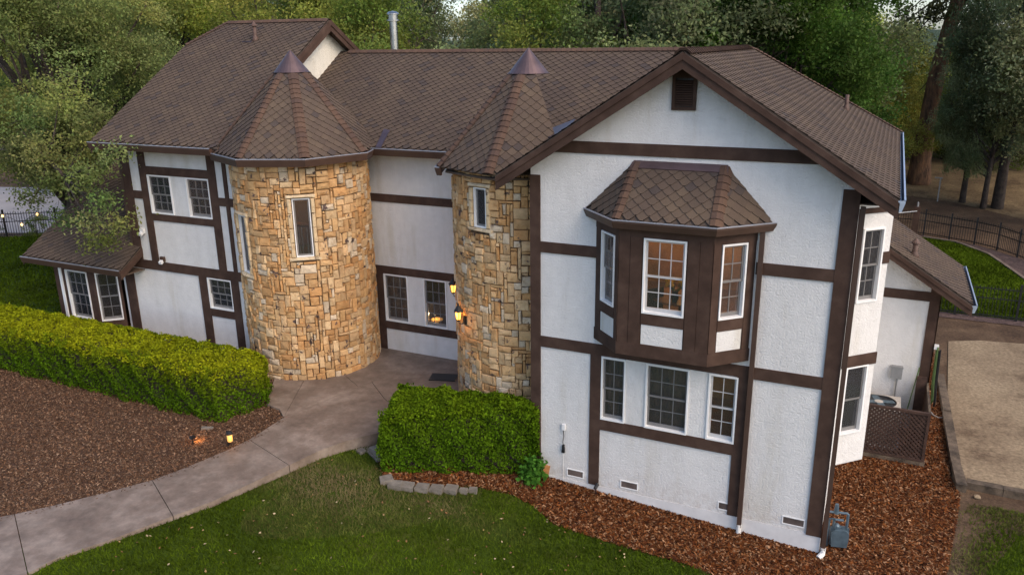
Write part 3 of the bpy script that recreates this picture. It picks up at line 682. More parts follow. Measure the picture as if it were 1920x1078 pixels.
def caps(a, b, meshes, up=None, step=.145, parent=house):
    a = Vector(a); b = Vector(b); d = (b-a); L = d.length; d.normalize(); up = Vector(up or (0, 0, 1)); x = d.cross(up).normalized(); z = x.cross(d).normalized()
    for i in range(int(L/step)):
        o = link(bpy.data.objects.new('ridge_cap', random.choice(meshes)), parent); Mx = Matrix.Identity(4); p = a+d*(i*step)
        for k in range(3): Mx[k][0] = x[k]; Mx[k][1] = d[k]; Mx[k][2] = z[k]; Mx[k][3] = p[k]
        o.matrix_local = Mx
def gutter(pts, closed=False, mat='gutter_brown', h=.19, dpt=.11, lip='gutter_lip'):
    """gutter along a level polyline; pts = outer top edge, house to the left of travel"""
    P = [Vector(p) for p in pts]; n = len(P); inn = []
    for i in range(n):
        e0 = (P[i]-P[i-1]).normalized() if i > 0 else (P[1]-P[0]).normalized(); e1 = (P[i+1]-P[i]).normalized() if i < n-1 else e0
        l0 = Vector((-e0.y, e0.x, 0)); l1 = Vector((-e1.y, e1.x, 0)); b = l0+l1; b = b/max(.4, b.dot(l0)); inn.append(b)
    m = MB(); prof = [(0, 0), (.0, -.045), (.04, -h), (dpt, -h), (dpt, -.01)]
    vs = [P[i]+inn[i]*o_+Vector((0, 0, z)) for i in range(n) for o_, z in prof]; k = len(prof)
    m.add(vs, [(i*k+j, i*k+j+1, (i+1)*k+j+1, (i+1)*k+j) for i in range(n-1) for j in range(k-1)])
    m.add([vs[j] for j in range(k)], [tuple(range(k))]); m.add([vs[(n-1)*k+j] for j in range(k)], [tuple(reversed(range(k)))])
    o = m.build('gutter', mat, house)
    l = MB(); vs = [P[i]+inn[i]*o_+Vector((0, 0, z)) for i in range(n) for o_, z in [(-.006, -.012), (-.006, .008), (.022, .008), (.022, -.012)]]
    l.add(vs, [(i*4+j, i*4+(j+1) % 4, (i+1)*4+(j+1) % 4, (i+1)*4+j) for i in range(n-1) for j in range(4)]); l.build('gutter_lip', lip, o)
    return o
def board(poly, d, mat='timber', name='fascia'): return MB().prism(poly, d).build(name, mat, house)
# gable wing roof
gl = math.hypot(1, SL); OH = -.45; EX = 8.30; EZ = RZ-SL*(EX-GXC); WX = 2*GXC-EX
roof_plane((EX, OH, EZ), (0, 1, 0), (-1, 0, SL), [(0, 0), (10.55, 0), (6.65, (EX-GXC)*gl), (0, (EX-GXC)*gl)])
roof_plane((WX, 6.4, EZ), (0, -1, 0), (1, 0, SL), [(0, 0), (6.85, 0), (6.85, (EX-GXC)*gl), (0, (EX-GXC)*gl)])
roof_plane((EX, 10.1, EZ), (-1, 0, 0), (0, -3.9, RZ-EZ), [(0, 0), (2*(EX-GXC), 0), (EX-GXC, math.hypot(3.9, RZ-EZ))], shingles=False)
caps((GXC, OH-.02, RZ+.005), (GXC, 6.2, RZ+.005), CAP_RIDGE)
caps((EX, 10.1, EZ), (GXC, 6.2, RZ), CAP_HIP)
def rake(xa, za, xb, zb, y0, y1, dep=.30, nm='fascia'):     # board under the roof edge in an XZ plane
    board([(xa, y0, za-.055), (xb, y0, zb-.055), (xb, y0, zb-dep), (xa, y0, za-dep)], (0, y1-y0, 0), name=nm)
rake(EX, EZ, GXC, RZ, OH-.03, OH+.015); rake(WX, EZ, GXC-.001, RZ, OH-.03, OH+.015)
rake(EX-.01, EZ+.03, GXC, RZ+.03, OH-.055, OH-.032, .17, 'rake_trim'); rake(WX+.01, EZ+.03, GXC-.001, RZ+.03, OH-.055, OH-.032, .17, 'rake_trim')
for s_ in (1, -1):
    board([(GXC+s_*.0, OH+.015, RZ-.17), (GXC+s_*(EX-GXC), OH+.015, EZ-.17), (GXC+s_*(EX-GXC), OH+.015, EZ-.14), (GXC, OH+.015, RZ-.14)], (0, .46, 0), 'soffit', 'soffit')
gutter([(EX+.09, OH-.02, EZ+.0), (EX+.09, 10.1, EZ+.0)], mat='gutter_galv', lip='gutter_galv')
board([(EX-.02, OH-.02, EZ-.04), (EX-.02, 10.1, EZ-.04), (EX-.02, 10.1, EZ-.26), (EX-.02, OH-.02, EZ-.26)], (.03, 0, 0))
board([(7.7, 0, EZ-.2), (EX, 0, EZ-.2), (EX, 9.9, EZ-.2), (7.7, 9.9, EZ-.2)], (0, 0, .02), 'soffit', 'soffit')
# main roof
MSL = .636; ME = (2.8, 6.9); MR = 6.48; MRZ = ME[1]+MSL*(MR-ME[0])
slope_roof(-7.5, 4.7, ME[0], ME[1], MR-ME[0], MSL)
roof_plane((4.7, 2*MR-ME[0], ME[1]), (-1, 0, 0), (0, -1, MSL), [(0, 0), (12.2, 0), (12.2, (MR-ME[0])*math.hypot(1, MSL)), (0, (MR-ME[0])*math.hypot(1, MSL))], shingles=False)
caps((-7.15, MR, MRZ+.005), (4.6, MR, MRZ+.005), CAP_RIDGE)
gutter([(-5.0, ME[0]-.08, ME[1]), (.2, ME[0]-.08, ME[1])]); board([(-5, ME[0]+.03, ME[1]-.04), (.5, ME[0]+.03, ME[1]-.04), (.5, ME[0]+.03, ME[1]-.2), (-5, ME[0]+.03, ME[1]-.2)], (0, .02, 0))
board([(-5, ME[0]+.05, ME[1]-.2), (.5, ME[0]+.05, ME[1]-.2), (.5, YM, ME[1]-.2), (-5, YM, ME[1]-.2)], (0, 0, .02), 'soffit', 'soffit')
# left wing roof with clipped gable
LE = (.65, 7.0); LR = 5.6; LRZ = LE[1]+MSL*(LR-LE[0]); HXL = -11.85
slope_roof(0, 0, LE[0], LE[1], 0, MSL, [(-11.75, LE[0]), (-7.18, LE[0]), (-7.18, LR), (-11.05, LR), (HXL, 4.55)])
LL = math.hypot(1, MSL)
roof_plane((-7.18, 2*LR-LE[0], LE[1]), (-1, 0, 0), (0, -1, MSL), [(0, 0), (4.57, 0), (4.67, (4.55-LE[0])*LL), (3.87, (LR-LE[0])*LL), (0, (LR-LE[0])*LL)], shingles=False)
hz = LE[1]+MSL*(4.55-LE[0])
roof_plane((HXL, 6.65, hz), (0, -1, 0), (.8, 0, LRZ-hz), [(0, 0), (2.1, 0), (1.05, math.hypot(.8, LRZ-hz))], shingles=False)
caps((-11.0, LR, LRZ+.005), (-7.2, LR, LRZ+.005), CAP_RIDGE); caps((HXL, 4.55, hz), (-11.05, LR, LRZ), CAP_HIP)
gutter([(-11.78, LE[0]-.08, LE[1]), (-7.35, LE[0]-.08, LE[1])]); board([(-11.75, LE[0]+.03, LE[1]-.04), (-7.3, LE[0]+.03, LE[1]-.04), (-7.3, LE[0]+.03, LE[1]-.2), (-11.75, LE[0]+.03, LE[1]-.2)], (0, .02, 0))
board([(-11.75, LE[0]+.05, LE[1]-.2), (-7.3, LE[0]+.05, LE[1]-.2), (-7.3, YL, LE[1]-.2), (-11.75, YL, LE[1]-.2)], (0, 0, .02), 'soffit', 'soffit')
for (ya, za, yb, zb) in ((LE[0], LE[1], LR, LRZ), (2*LR-LE[0], LE[1], LR, LRZ)):
    board([(-7.18, ya, za-.055), (-7.18, yb, zb-.055), (-7.18, yb, zb-.32), (-7.18, ya, za-.32)], (.04, 0, 0))
    board([(-7.14, ya, za-.01), (-7.14, yb, zb-.01), (-7.14, yb, zb-.16), (-7.14, ya, za-.16)], (.025, 0, 0), name='rake_trim')
    board([(-7.48, ya, za-.16), (-7.48, yb, zb-.16), (-7.48, yb, zb-.13), (-7.48, ya, za-.13)], (.30, 0, 0), 'soffit', 'soffit')
board([(-11.78, LE[0], LE[1]-.05), (HXL-.03, 4.55, hz-.05), (HXL-.03, 4.55, hz-.3), (-11.78, LE[0], LE[1]-.3)], (.04, 0, 0))
# low left roof
slope_roof(-15.3, -11.1, .45, 3.47, 5.2, MSL)
gutter([(-15.32, .37, 3.47), (-11.08, .37, 3.47)]); board([(-15.3, .48, 3.43), (-11.1, .48, 3.43), (-11.1, .48, 3.27), (-15.3, .48, 3.27)], (0, .02, 0))
board([(-15.3, .5, 3.28), (-11.1, .5, 3.28), (-11.1, 1.3, 3.28), (-15.3, 1.3, 3.28)], (0, 0, .02), 'soffit', 'soffit')
board([(-11.1, .40, 3.40), (-11.1, 1.24, 3.93), (-11.1, 1.24, 3.72), (-11.1, .40, 3.19)], (.035, 0, 0)); board([(-15.34, .45, 3.42), (-15.34, 5.5, 6.63), (-15.34, 5.5, 6.4), (-15.34, .45, 3.2)], (.035, 0, 0))
# annex roof
al = math.hypot(1, .64)
roof_plane((AE[0], 5.95, AE[1]), (0, 1, 0), (-1, 0, .64), [(0, 0), (3.6, 0), (3.6, 2.6*al), (0, 2.6*al)])
rake(AE[0], AE[1], 7.75, zA(7.75), 5.90, 5.945, .27); rake(AE[0]-.01, AE[1]+.03, 7.75, zA(7.75)+.03, 5.875, 5.898, .15, 'rake_trim')
gutter([(AE[0]+.09, 5.93, AE[1]), (AE[0]+.09, 9.6, AE[1])], mat='gutter_galv', lip='gutter_galv')
board([(AE[0]-.02, 5.95, AE[1]-.04), (AE[0]-.02, 9.55, AE[1]-.04), (AE[0]-.02, 9.55, AE[1]-.22), (AE[0]-.02, 5.95, AE[1]-.22)], (.03, 0, 0))
board([(9.4, 5.95, zA(9.4)-.15), (AE[0], 5.95, AE[1]-.15), (AE[0], 5.95, AE[1]-.12), (9.4, 5.95, zA(9.4)-.12)], (0, .5, 0), 'soffit', 'soffit')
# oriel roof
OE = [(2.87, -.02), (3.68, -.78), (5.51, -.78), (6.35, -.02)]; OEZ = 6.36; OT = [(3.80, 0), (5.49, 0)]; OTZ = 7.28
def face_roof(a, b, tops, single):
    """a, b = eave ends (3D) with outside to the right of a->b ; tops = upper points from b-side to a-side"""
    a = Vector(a); b = Vector(b); U = (b-a).normalized(); t0 = Vector(tops[0]); w_ = t0-a; V = (w_-U*w_.dot(U)).normalized()
    pl = [(0, 0), ((b-a).length, 0)]+[((Vector(t)-a).dot(U), (Vector(t)-a).dot(V)) for t in tops]
    return roof_plane(a, U, V, pl, single, th=.03)
T_ = [V3(3.80, .0, OTZ), V3(5.49, .0, OTZ)]; E_ = [V3(x, y, OEZ) for x, y in OE]
face_roof(E_[0], E_[1], [T_[0]], True); face_roof(E_[1], E_[2], [T_[1], T_[0]], True); face_roof(E_[2], E_[3], [T_[1]], True)
caps(E_[1], T_[0]+V3(0, 0, .01), CAP_STEEP, V3(-.5, -.8, .8)); caps(E_[2], T_[1]+V3(0, 0, .01), CAP_STEEP, V3(.5, -.8, .8))
gutter([(2.80, 0, OEZ+.0), (3.65, -.85, OEZ), (5.54, -.85, OEZ), (6.42, 0, OEZ)], h=.16, dpt=.09)
board([(x, y, OEZ-.1) for x, y in [(2.95, 0), (3.69, -.72), (5.5, -.72), (6.25, 0)]], (0, 0, .03), 'timber', 'soffit')
MB().prism([(3.78, .01, OTZ+.03), (5.51, .01, OTZ+.03), (5.53, -.10, OTZ-.09), (3.74, -.10, OTZ-.09)], (0, -.012, .02)).build('flashing', 'copper', house)
# ================================================================== STONE TOWERS
PAL = [(.53, .34, .165), (.50, .285, .12), (.56, .40, .225), (.56, .46, .33), (.53, .33, .15), (.46, .255, .105), (.54, .36, .19), (.49, .30, .14), (.56, .38, .205)]
ALLST = []
def tower(ctr, zbase, ztop, a0, a1, holes, seed):
    """a0..a1 visible arc in degrees, holes = (angle0, angle1, z0, z1)"""
    rs = random.Random(seed); Rr = TR_-.035
    def pt(a, r, z): return (ctr[0]+r*math.cos(a), ctr[1]+r*math.sin(a), z)
    # core with openings
    ang = sorted({round(R(a), 5) for a in np.arange(-180, 181, 7.5)} | {R(h[k]) for h in holes for k in (0, 1)}); zz = sorted({zbase-.6, ztop, *[h[k] for h in holes for k in (2, 3)]}); m = MB()
    for i in range(len(ang)-1):
        for j in range(len(zz)-1):
            am, zm = math.degrees((ang[i]+ang[i+1])/2), (zz[j]+zz[j+1])/2
            if any(h[0] < am < h[1] and h[2] < zm < h[3] for h in holes): continue
            a, b, c, d = ang[i], ang[i+1], zz[j], zz[j+1]
            m.add([pt(a, Rr, c), pt(b, Rr, c), pt(b, Rr, d), pt(a, Rr, d)], [(0, 1, 2, 3)]); m.add([pt(a, Rr-.12, c), pt(b, Rr-.12, c), pt(b, Rr-.12, d), pt(a, Rr-.12, d)], [(3, 2, 1, 0)])
    for h in holes:
        A, B = R(h[0]), R(h[1]); q = lambda a, z: (pt(a, Rr, z), pt(a, Rr-.12, z))
        c4 = [q(A, h[2]), q(B, h[2]), q(B, h[3]), q(A, h[3])]
        for k in range(4): m.add([c4[k][0], c4[k][1], c4[(k+1) % 4][1], c4[(k+1) % 4][0]], [(0, 1, 2, 3)])
    tw = m.build('tower', 'mortar', house)
    cs = .077; n_s = int(R(a1-a0)*Rr/cs); n_z = int((ztop-zbase)/cs); occ = np.zeros((n_s, n_z), bool)
    cz = (ztop-zbase)/n_z; cw = R(a1-a0)/n_s
    for h in holes:
        i0 = int((R(h[0])-R(a0))/cw); i1 = int(math.ceil((R(h[1])-R(a0))/cw)); j0 = int((h[2]-zbase)/cz); j1 = int(math.ceil((h[3]-zbase)/cz)); occ[max(0, i0-1):i1+1, max(0, j0-1):j1+1] = True
    opts = [(3, 2), (2, 2), (4, 2), (2, 3), (3, 3), (4, 3), (2, 4), (2, 5), (1, 3), (3, 1), (5, 3), (1, 4), (2, 1), (1, 2), (4, 1)]; wt = [13, 9, 11, 7, 9, 7, 4, 1, 3, 3, 3, 1, 1, 1, 2]
    stones = []
    for j in range(n_z):
        for i in range(n_s):
            if occ[i, j]: continue
            for _ in range(14):
                a, b = rs.choices(opts, wt)[0]
                if i+a <= n_s and j+b <= n_z and not occ[i:i+a, j:j+b].any(): break
            else: a, b = 1, 1
            occ[i:i+a, j:j+b] = True; stones.append((R(a0)+i*cw, R(a0)+(i+a)*cw, zbase+j*cz, zbase+(j+b)*cz, None))
    for h in holes:   # dressed surround
        A, B = R(h[0]), R(h[1]); e = .115/Rr; k = max(3, int((h[3]-h[2])/.34))
        for s_ in range(k):
            z0, z1 = h[2]+(h[3]-h[2])*s_/k, h[2]+(h[3]-h[2])*(s_+1)/k
            stones.append((A-e, A-.006, z0, z1, (.60, .46, .28))); stones.append((B+.006, B+e, z0, z1, (.60, .46, .28)))
        stones.append((A-e*1.5, B+e*1.5, h[2]-.10, h[2]-.005, (.62, .5, .33))); stones.append((A-e*1.2, B+e*1.2, h[3]+.005, h[3]+.10, (.62, .5, .33)))
    for (aa, ab, z0, z1, dress) in stones:
        gp = .007; aa += gp/Rr; ab -= gp/Rr; z0 += gp; z1 -= gp; col = dress or sc(rs.choice(PAL), rs.uniform(.8, 1.2)); pr = rs.uniform(.040, .088) if not dress else .085
        J = lambda s: rs.uniform(-s, s); jj = .010 if not dress else .002; c = [(aa+J(jj)/Rr, z0+J(jj)), (ab+J(jj)/Rr, z0+J(jj)), (ab+J(jj)/Rr, z1+J(jj)), (aa+J(jj)/Rr, z1+J(jj))]
        ma, mz = (aa+ab)/2, (z0+z1)/2; bv = .012; ins = []
        for (a, z) in c: ins.append((a+math.copysign(min(bv, abs(ma-a)*Rr*.5), ma-a)/Rr, z+math.copysign(min(bv, abs(mz-z)*.5), mz-z)))
        vs = [pt(a, Rr-.01, z) for a, z in c]+[pt(a, Rr+pr*.72+J(.006), z) for a, z in c]+[pt(a, Rr+pr+J(.010), z) for a, z in ins]+[pt(ma, Rr+pr+.004+(ab-aa)**2*Rr/8+J(.008), mz)]
        fs = [(0, 1, 5, 4), (1, 2, 6, 5), (2, 3, 7, 6), (3, 0, 4, 7), (4, 5, 9, 8), (5, 6, 10, 9), (6, 7, 11, 10), (7, 4, 8, 11), (8, 9, 12), (9, 10, 12), (10, 11, 12), (11, 8, 12)]
        p = np.array(pt(ma, Rr, mz)); dv = CAM-p; dist = np.linalg.norm(dv); fac = (dv/dist)@np.array([math.cos(ma), math.sin(ma), 0])
        ALLST.append(((ab-aa)*Rr*(z1-z0)*max(0, fac)/dist**2, vs, fs, col, tw))
    return tw
H1 = [(-59.5, -45.2, 4.40, 5.87), (-121.5, -107.0, 3.85, 5.36)]; H2 = [(-110, -98.4, 5.65, 6.51)]
tower(T1, 1.02, 6.84, -160, 40, H1, 3); tower(T2, .55, 6.84, -190, -38, H2, 5)
ALLST.sort(key=lambda s: -s[0]); rest = {}
for k, (ar, vs, fs, col, tw) in enumerate(ALLST):
    if k < 300: m = MB(); m.add(vs, fs, col); m.build('stone', 'stone', tw, colors=True)
    else: rest.setdefault(tw, MB()).add(vs, fs, col)
for tw, m in rest.items(): tag(m.build('stones', 'stone', tw, colors=True), kind='stuff')
def tower_window(ctr, h):
    A, B = R(h[0]), R(h[1]); r = TR_-.03; a = V3(ctr[0]+r*math.cos(A), ctr[1]+r*math.sin(A), h[2]); b = V3(ctr[0]+r*math.cos(B), ctr[1]+r*math.sin(B), h[2]); u = (b-a); W_ = u.length; u.normalize(); n_ = V3(u.y, -u.x, 0)
    return window(a, u, n_, W_, h[3]-h[2], 1, 1, curtain=False, fixed=True)
for h in H1: tower_window(T1, h)
tower_window(T2, H2[0])
# inside of the stair tower: plastered drum, landing, balusters
def drum(ctr, mat, z0, z1, landing):
    m = MB(); n = 32; r = TR_-.2
    for k in range(n):
        a, b = 2*math.pi*k/n, 2*math.pi*(k+1)/n; am = math.degrees((a+b)/2); am = am-360 if am > 180 else am
        if -135 < am < -30: continue
        m.add([(ctr[0]+r*math.cos(x), ctr[1]+r*math.sin(x), z) for x, z in ((a, z0), (b, z0), (b, z1), (a, z1))], [(3, 2, 1, 0)])
    m.build('room', mat, house); MB().lathe([(r, landing-.05), (r, landing)], 24, (ctr[0], ctr[1], 0)).build('room_floor', 'interior_floor', house)
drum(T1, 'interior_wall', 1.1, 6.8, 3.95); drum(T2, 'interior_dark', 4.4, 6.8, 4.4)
bal = MB().lathe([(.02, 0), (.02, .12), (.012, .2), (.026, .4), (.014, .7), (.02, .8), (.02, .9)], 8).mesh('baluster', 'white_frame', True)
st = empty('stair_railing', (T1[0]+.1, T1[1]-.2, 3.95)); tag(st, 'white balusters and dark handrail seen through the tall stone tower window', 'railing')
for k in range(9): o = link(bpy.data.objects.new('baluster', bal), st); o.location = (-.8+k*.2, .12*math.sin(k), 0)
MB().box(-.9, .9, -.05, .16, .89, .95).build('handrail', 'wood_table', st)
# conical octagonal roofs
def tower_roof(ctr, faces, single, hips, rot=0):
    Rv = 2.12; ze = 6.88; za = 9.27; ap = V3(ctr[0], ctr[1], za); vtx = lambda k: V3(ctr[0]+Rv*math.cos(R(45*k+rot)), ctr[1]+Rv*math.sin(R(45*k+rot)), ze)
    for k in faces: face_roof(vtx(k), vtx(k+1), [ap], k in single)
    for k in hips:
        v = vtx(k); d = (v-ap); e = ap+d*.19; o_ = Vector((d.x, d.y, 0)).normalized(); caps(v+V3(0, 0, .012), e, CAP_HIP, o_+V3(0, 0, .9))
    P = [V3(ctr[0]+(Rv+.09)*math.cos(R(45*k+rot)), ctr[1]+(Rv+.09)*math.sin(R(45*k+rot)), ze) for k in range(min(faces), max(faces)+2)]
    MB().lathe([(.47, 8.80), (.455, 8.79), (.012, 9.33), (.0, 9.335)], 28, (ctr[0], ctr[1], 0)).build('roof_cap', 'copper', house, smooth=False)
    n = 24; MB().lathe([(TR_-.05, 6.74), (Rv*.93, 6.74), (Rv*.93, 6.78), (TR_-.05, 6.78)], 8, (ctr[0], ctr[1], 0)).build('soffit', 'soffit', house)
    return P
P1 = tower_roof(T1, [-4, -3, -2, -1, 0], [-2, -1], [-3, -2, -1, 0], -2); gutter(P1[1:5]+[P1[4]+(P1[5]-P1[4])*.35])
P2 = tower_roof(T2, [-5, -4, -3, -2], [-3, -2], [-4, -3, -2], 0); gutter([P2[1]+(P2[0]-P2[1])*.3, P2[1], P2[2], P2[2]+(P2[3]-P2[2])*.0+V3(.12, .0, 0)])
MB().prism([(1.35, 1.05, 7.45), (2.1, .9, 7.7), (1.9, 1.9, 7.85), (1.3, 1.9, 7.62)], (0, 0, .02)).build('flashing', 'flashing', house)
MB().prism([(-3.86, 2.75, 6.90), (-3.70, 2.75, 6.90), (-3.80, 3.35, 7.27), (-3.98, 3.35, 7.30)], (0, 0, .03)).build('flashing', 'flashing', house)
# downspouts
def downspout(x, y, z0, z1, wd=.085): return MB().box(x-wd/2, x+wd/2, y-.075, y, z0, z1).build('downspout', 'gutter_brown', house)
dsx = float(at(1409, 700, Y=-.04)[0]); downspout(6.20, -.04, .18, 6.28); MB().tube([(6.20, -.08, .24), (6.20, -.08, .05), (6.20, -.09, -.06)], .05, 10).build('drain_pipe', 'pvc', house)
downspout(7.78, -.0, .06, 6.75, .08); MB().tube([(7.78, -.04, .12), (7.78, -.06, .0), (7.72, -.16, -.05)], .055, 10).build('drain_pipe', 'pvc', house)
downspout(-11.46, YL+.06, 3.95, 6.9, .09)
# pipes on the roofs
def flue():
    x, y = -5.88, 7.0; m = MB().lathe([(.12, 8.85), (.12, 9.78), (.128, 9.78), (.128, 9.82), (.12, 9.82), (.12, 10.1)], 20, (x, y, 0)); o = m.build('flue_pipe', 'galv', house, smooth=False)
    MB().lathe([(.20, 10.1), (.20, 10.14), (.15, 10.15), (.15, 10.27), (.19, 10.28), (.19, 10.31), (.12, 10.37), (.0, 10.39)], 20, (x, y, 0)).build('cowl', 'galv', o)
flue()
def roof_vent(x, y, z, hgt_, r, cap=True):
    o = MB().lathe([(r*1.8, -.1), (r*1.7, .05), (r*1.05, .12), (r, .14), (r, hgt_)], 14, (x, y, z)).build('vent_pipe', 'rust_pipe', house, smooth=True)
    if cap: MB().lathe([(r*.9, hgt_), (r*1.7, hgt_+.02), (r*1.6, hgt_+.05), (0, hgt_+.16)], 14, (x, y, z)).build('vent_cap', 'rust_pipe', o)
def on_roof(u, v, P0, Nn):
    d = Vector(ray(u, v)); Nn = Vector(Nn); t = (Vector(P0)-Vector(CAM)).dot(Nn)/d.dot(Nn); return Vector(CAM)+d*t
p = on_roof(479, 76, (0, LE[0], LE[1]), (0, -MSL, 1)); roof_vent(*p, .38, .055)
p = on_roof(1586, 207, (EX, 0, EZ), (SL, 0, 1)); roof_vent(*p, .36, .045, False)
p = on_roof(1714, 480, (AE[0], 0, AE[1]), (.64, 0, 1)); roof_vent(*p, .3, .06)
p = on_roof(468, 78, (0, LE[0], LE[1]), (0, -MSL, 1)); MB().box(p.x-.2, p.x+.15, p.y-.1, p.y, p.z-.03, p.z+.01).build('flashing', 'flashing', house)
# ================================================================== LAMPS AND THINGS IN THE ROOMS
def point(loc, watt, col=(1, .62, .28), rad=.04, parent=None):
    l = bpy.data.lights.new('lamp_light', 'POINT'); l.energy = watt; l.color = col; l.shadow_soft_size = rad
    o = bpy.data.objects.new('lamp_light', l); link(o, parent); o.location = loc; return o
def ceiling_lamp(x, y, z, watt, label):
    e = empty('ceiling_lamp', (x, y, z)); tag(e, label, 'lamp')
    MB().tube([(0, 0, 0), (0, 0, -.25)], .012, 6).build('rod', 'dark_iron', e); MB().lathe([(.02, -.25), (.16, -.30), (.2, -.38), (.14, -.44), (.0, -.46)], 16).build('shade', 'lamp_soft', e, smooth=True)
    point((0, 0, -.6), watt, parent=e)
ceiling_lamp(4.6, 2.4, 6.48, 60, 'glowing hanging lamp in the room behind the oriel window')
ceiling_lamp(T1[0]-.5, T1[1]+.3, 6.7, 9, 'hanging lamp at the top of the stair tower')
ceiling_lamp(-8.3, 3.2, 6.83, 26, 'hanging lamp in the upper room behind paired sash windows')
ceiling_lamp(4.2, 2.6, 3.34, 10, 'hanging lamp in the ground floor room under the oriel')
def vase(x, y, z):
    e = empty('flower_vase', (x, y, z)); tag(e, 'bunch of yellow flowers in a dark vase behind the oriel window', 'flowers')
    MB().lathe([(.05, 0), (.08, .08), (.06, .2), (.075, .24), (.06, .24), (.0, .2)], 16).build('vase', 'black_plastic', e, smooth=True)
    st_ = MB(); fl = []; r_ = random.Random(2)
    for k in range(26):
        a = r_.uniform(0, 6.28); q = math.sqrt(r_.random())*.24; h = .46-q*.5+r_.uniform(-.03, .05); p = (q*math.cos(a), q*math.sin(a)*.8, h); st_.tube([(0, 0, .15), (p[0]*.5, p[1]*.5, .28), p], .005, 4); fl.append(p)
    st_.build('stems', 'stem_green', e); fm = MB().lathe([(.0, -.03), (.03, -.015), (.045, .01), (.03, .03), (.0, .035)], 8).mesh('flower', 'flower_yellow', True)
    for p in fl: o = link(bpy.data.objects.new('flower', fm), e); o.location = p; o.rotation_euler = (r_.uniform(-.5, .5), r_.uniform(-.5, .5), 0)
p = at(1258, 600, Y=.55)
tb = empty('dining_table', (4.6, .95, 3.75)); tag(tb, 'wooden dining table behind the oriel window', 'table')
MB().lathe([(.62, .72), (.64, .735), (.62, .75)], 28).build('tabletop', 'wood_table', tb); MB().lathe([(.22, 0), (.07, .1), (.06, .72)], 12).build('pedestal', 'wood_table', tb)
vase(4.55, .52, 4.5)
ch = empty('dining_chair', (3.95, .75, 3.75), .9); tag(ch, 'dark dining chair beside the table in the oriel room', 'chair')
MB().box(-.22, .22, -.22, .22, .42, .46).build('seat', 'black_plastic', ch); MB().box(-.22, .22, -.22, -.18, .46, .95).build('backrest', 'black_plastic', ch)
for a in (-.19, .19):
    for b in (-.19, .19): MB().box(a-.02, a+.02, b-.02, b+.02, 0, .42).build('leg', 'black_plastic', ch)
bl = at(819, 600, Y=3.75); e = empty('glass_lamp', (float(bl[0]), 3.75, 1.15)); tag(e, 'glowing yellow bowl lamp behind the lower window between the towers', 'lamp')
hz_ = float(bl[2])-1.15; MB().lathe([(.1, 0), (.02, .04), (.02, hz_-.05)], 10).build('stand', 'dark_iron', e); MB().lathe([(.03, hz_-.06), (.16, hz_-.0), (.17, hz_+.03), (.1, hz_+.05), (.0, hz_+.05)], 16).build('shade', 'lamp_soft', e, smooth=True); point((0, -.1, hz_+.2), 3, parent=e)
def orchid():
    A = R(-102); r = TR_-.28; x, y = T2[0]+r*math.cos(A), T2[1]+r*math.sin(A); z = 5.66
    MB().box(x-.3, x+.3, y-.08, y+.25, z-.05, z).build('window_sill', 'white_frame', house)
    e = empty('orchid', (x, y+.03, z)); tag(e, 'white orchid in a white pot on the stone tower window sill', 'plant')
    MB().lathe([(.06, 0), (.075, .12), (.08, .13), (.06, .13), (0, .11)], 14).build('pot', 'white_plastic', e, smooth=True)
    MB().tube([(0, 0, .1), (.02, 0, .3), (-.03, -.02, .45), (-.08, -.03, .5)], .006, 5).build('stem', 'stem_green', e)
    lf = MB()
    for a in range(5): lf.add([(0, 0, .12), (.09*math.cos(a*1.3)-.02*math.sin(a*1.3), .09*math.sin(a*1.3)+.02*math.cos(a*1.3), .2), (.16*math.cos(a*1.3), .16*math.sin(a*1.3), .17), (.09*math.cos(a*1.3)+.02*math.sin(a*1.3), .09*math.sin(a*1.3)-.02*math.cos(a*1.3), .2)], [(0, 1, 2, 3)])
    lf.build('leaves', 'stem_green', e); fm = MB().lathe([(0, -.01), (.035, 0), (.03, .015), (0, .02)], 8).mesh('flower', 'flower_white', True)
    for k, q in enumerate([(-.09, -.05, .49), (-.05, -.05, .46), (-.02, -.04, .42), (.03, -.03, .38), (.0, -.06, .33)]): o = link(bpy.data.objects.new('flower', fm), e); o.location = q; o.rotation_euler = (1.1, 0, k)
orchid()
# wall lanterns on the stone tower by the entrance
def lantern(ang, z, label):
    A = R(ang); r = TR_+.02; e = empty('wall_lantern', (T2[0]+r*math.cos(A), T2[1]+r*math.sin(A), z), A); tag(e, label, 'lantern', 'lanterns by the entrance')
    MB().box(-.03, .03, -.05, .05, -.22, -.02).build('wall_plate', 'dark_iron', e); MB().tube([(0, 0, -.14), (.08, 0, -.2), (.16, 0, -.17), (.17, 0, -.1)], .012, 6).build('arm', 'dark_iron', e)
    MB().lathe([(.03, -.12), (.055, -.08), (.06, -.07), (.0, -.07)], 6, (.17, 0, 0)).build('base', 'dark_iron', e)
    MB().lathe([(.05, -.07), (.085, .12), (.0, .12)], 6, (.17, 0, 0)).build('lamp_glass', 'lamp_glow', e)
    MB().lathe([(.115, .12), (.11, .14), (.04, .24), (.015, .26), (.02, .29), (.0, .32)], 6, (.17, 0, 0)).build('cap', 'dark_iron', e)
    for k in range(6): a = k*math.pi/3; MB().bar((.17+.055*math.cos(a), .055*math.sin(a), -.075), (.17+.09*math.cos(a), .09*math.sin(a), .125), .012, .012).build('cage_bar', 'dark_iron', e)
    point((.12, 0, .02), 4, (1, .45, .12), .03, e); point((.30, 0, .0), 4, (1, .48, .14), .06, e)
lantern(-124, 3.52, 'lit black wall lantern facing the patio on the rounded stone tower'); lantern(-169, 3.72, 'lit black wall lantern half hidden round the stone tower, beside the sash windows')
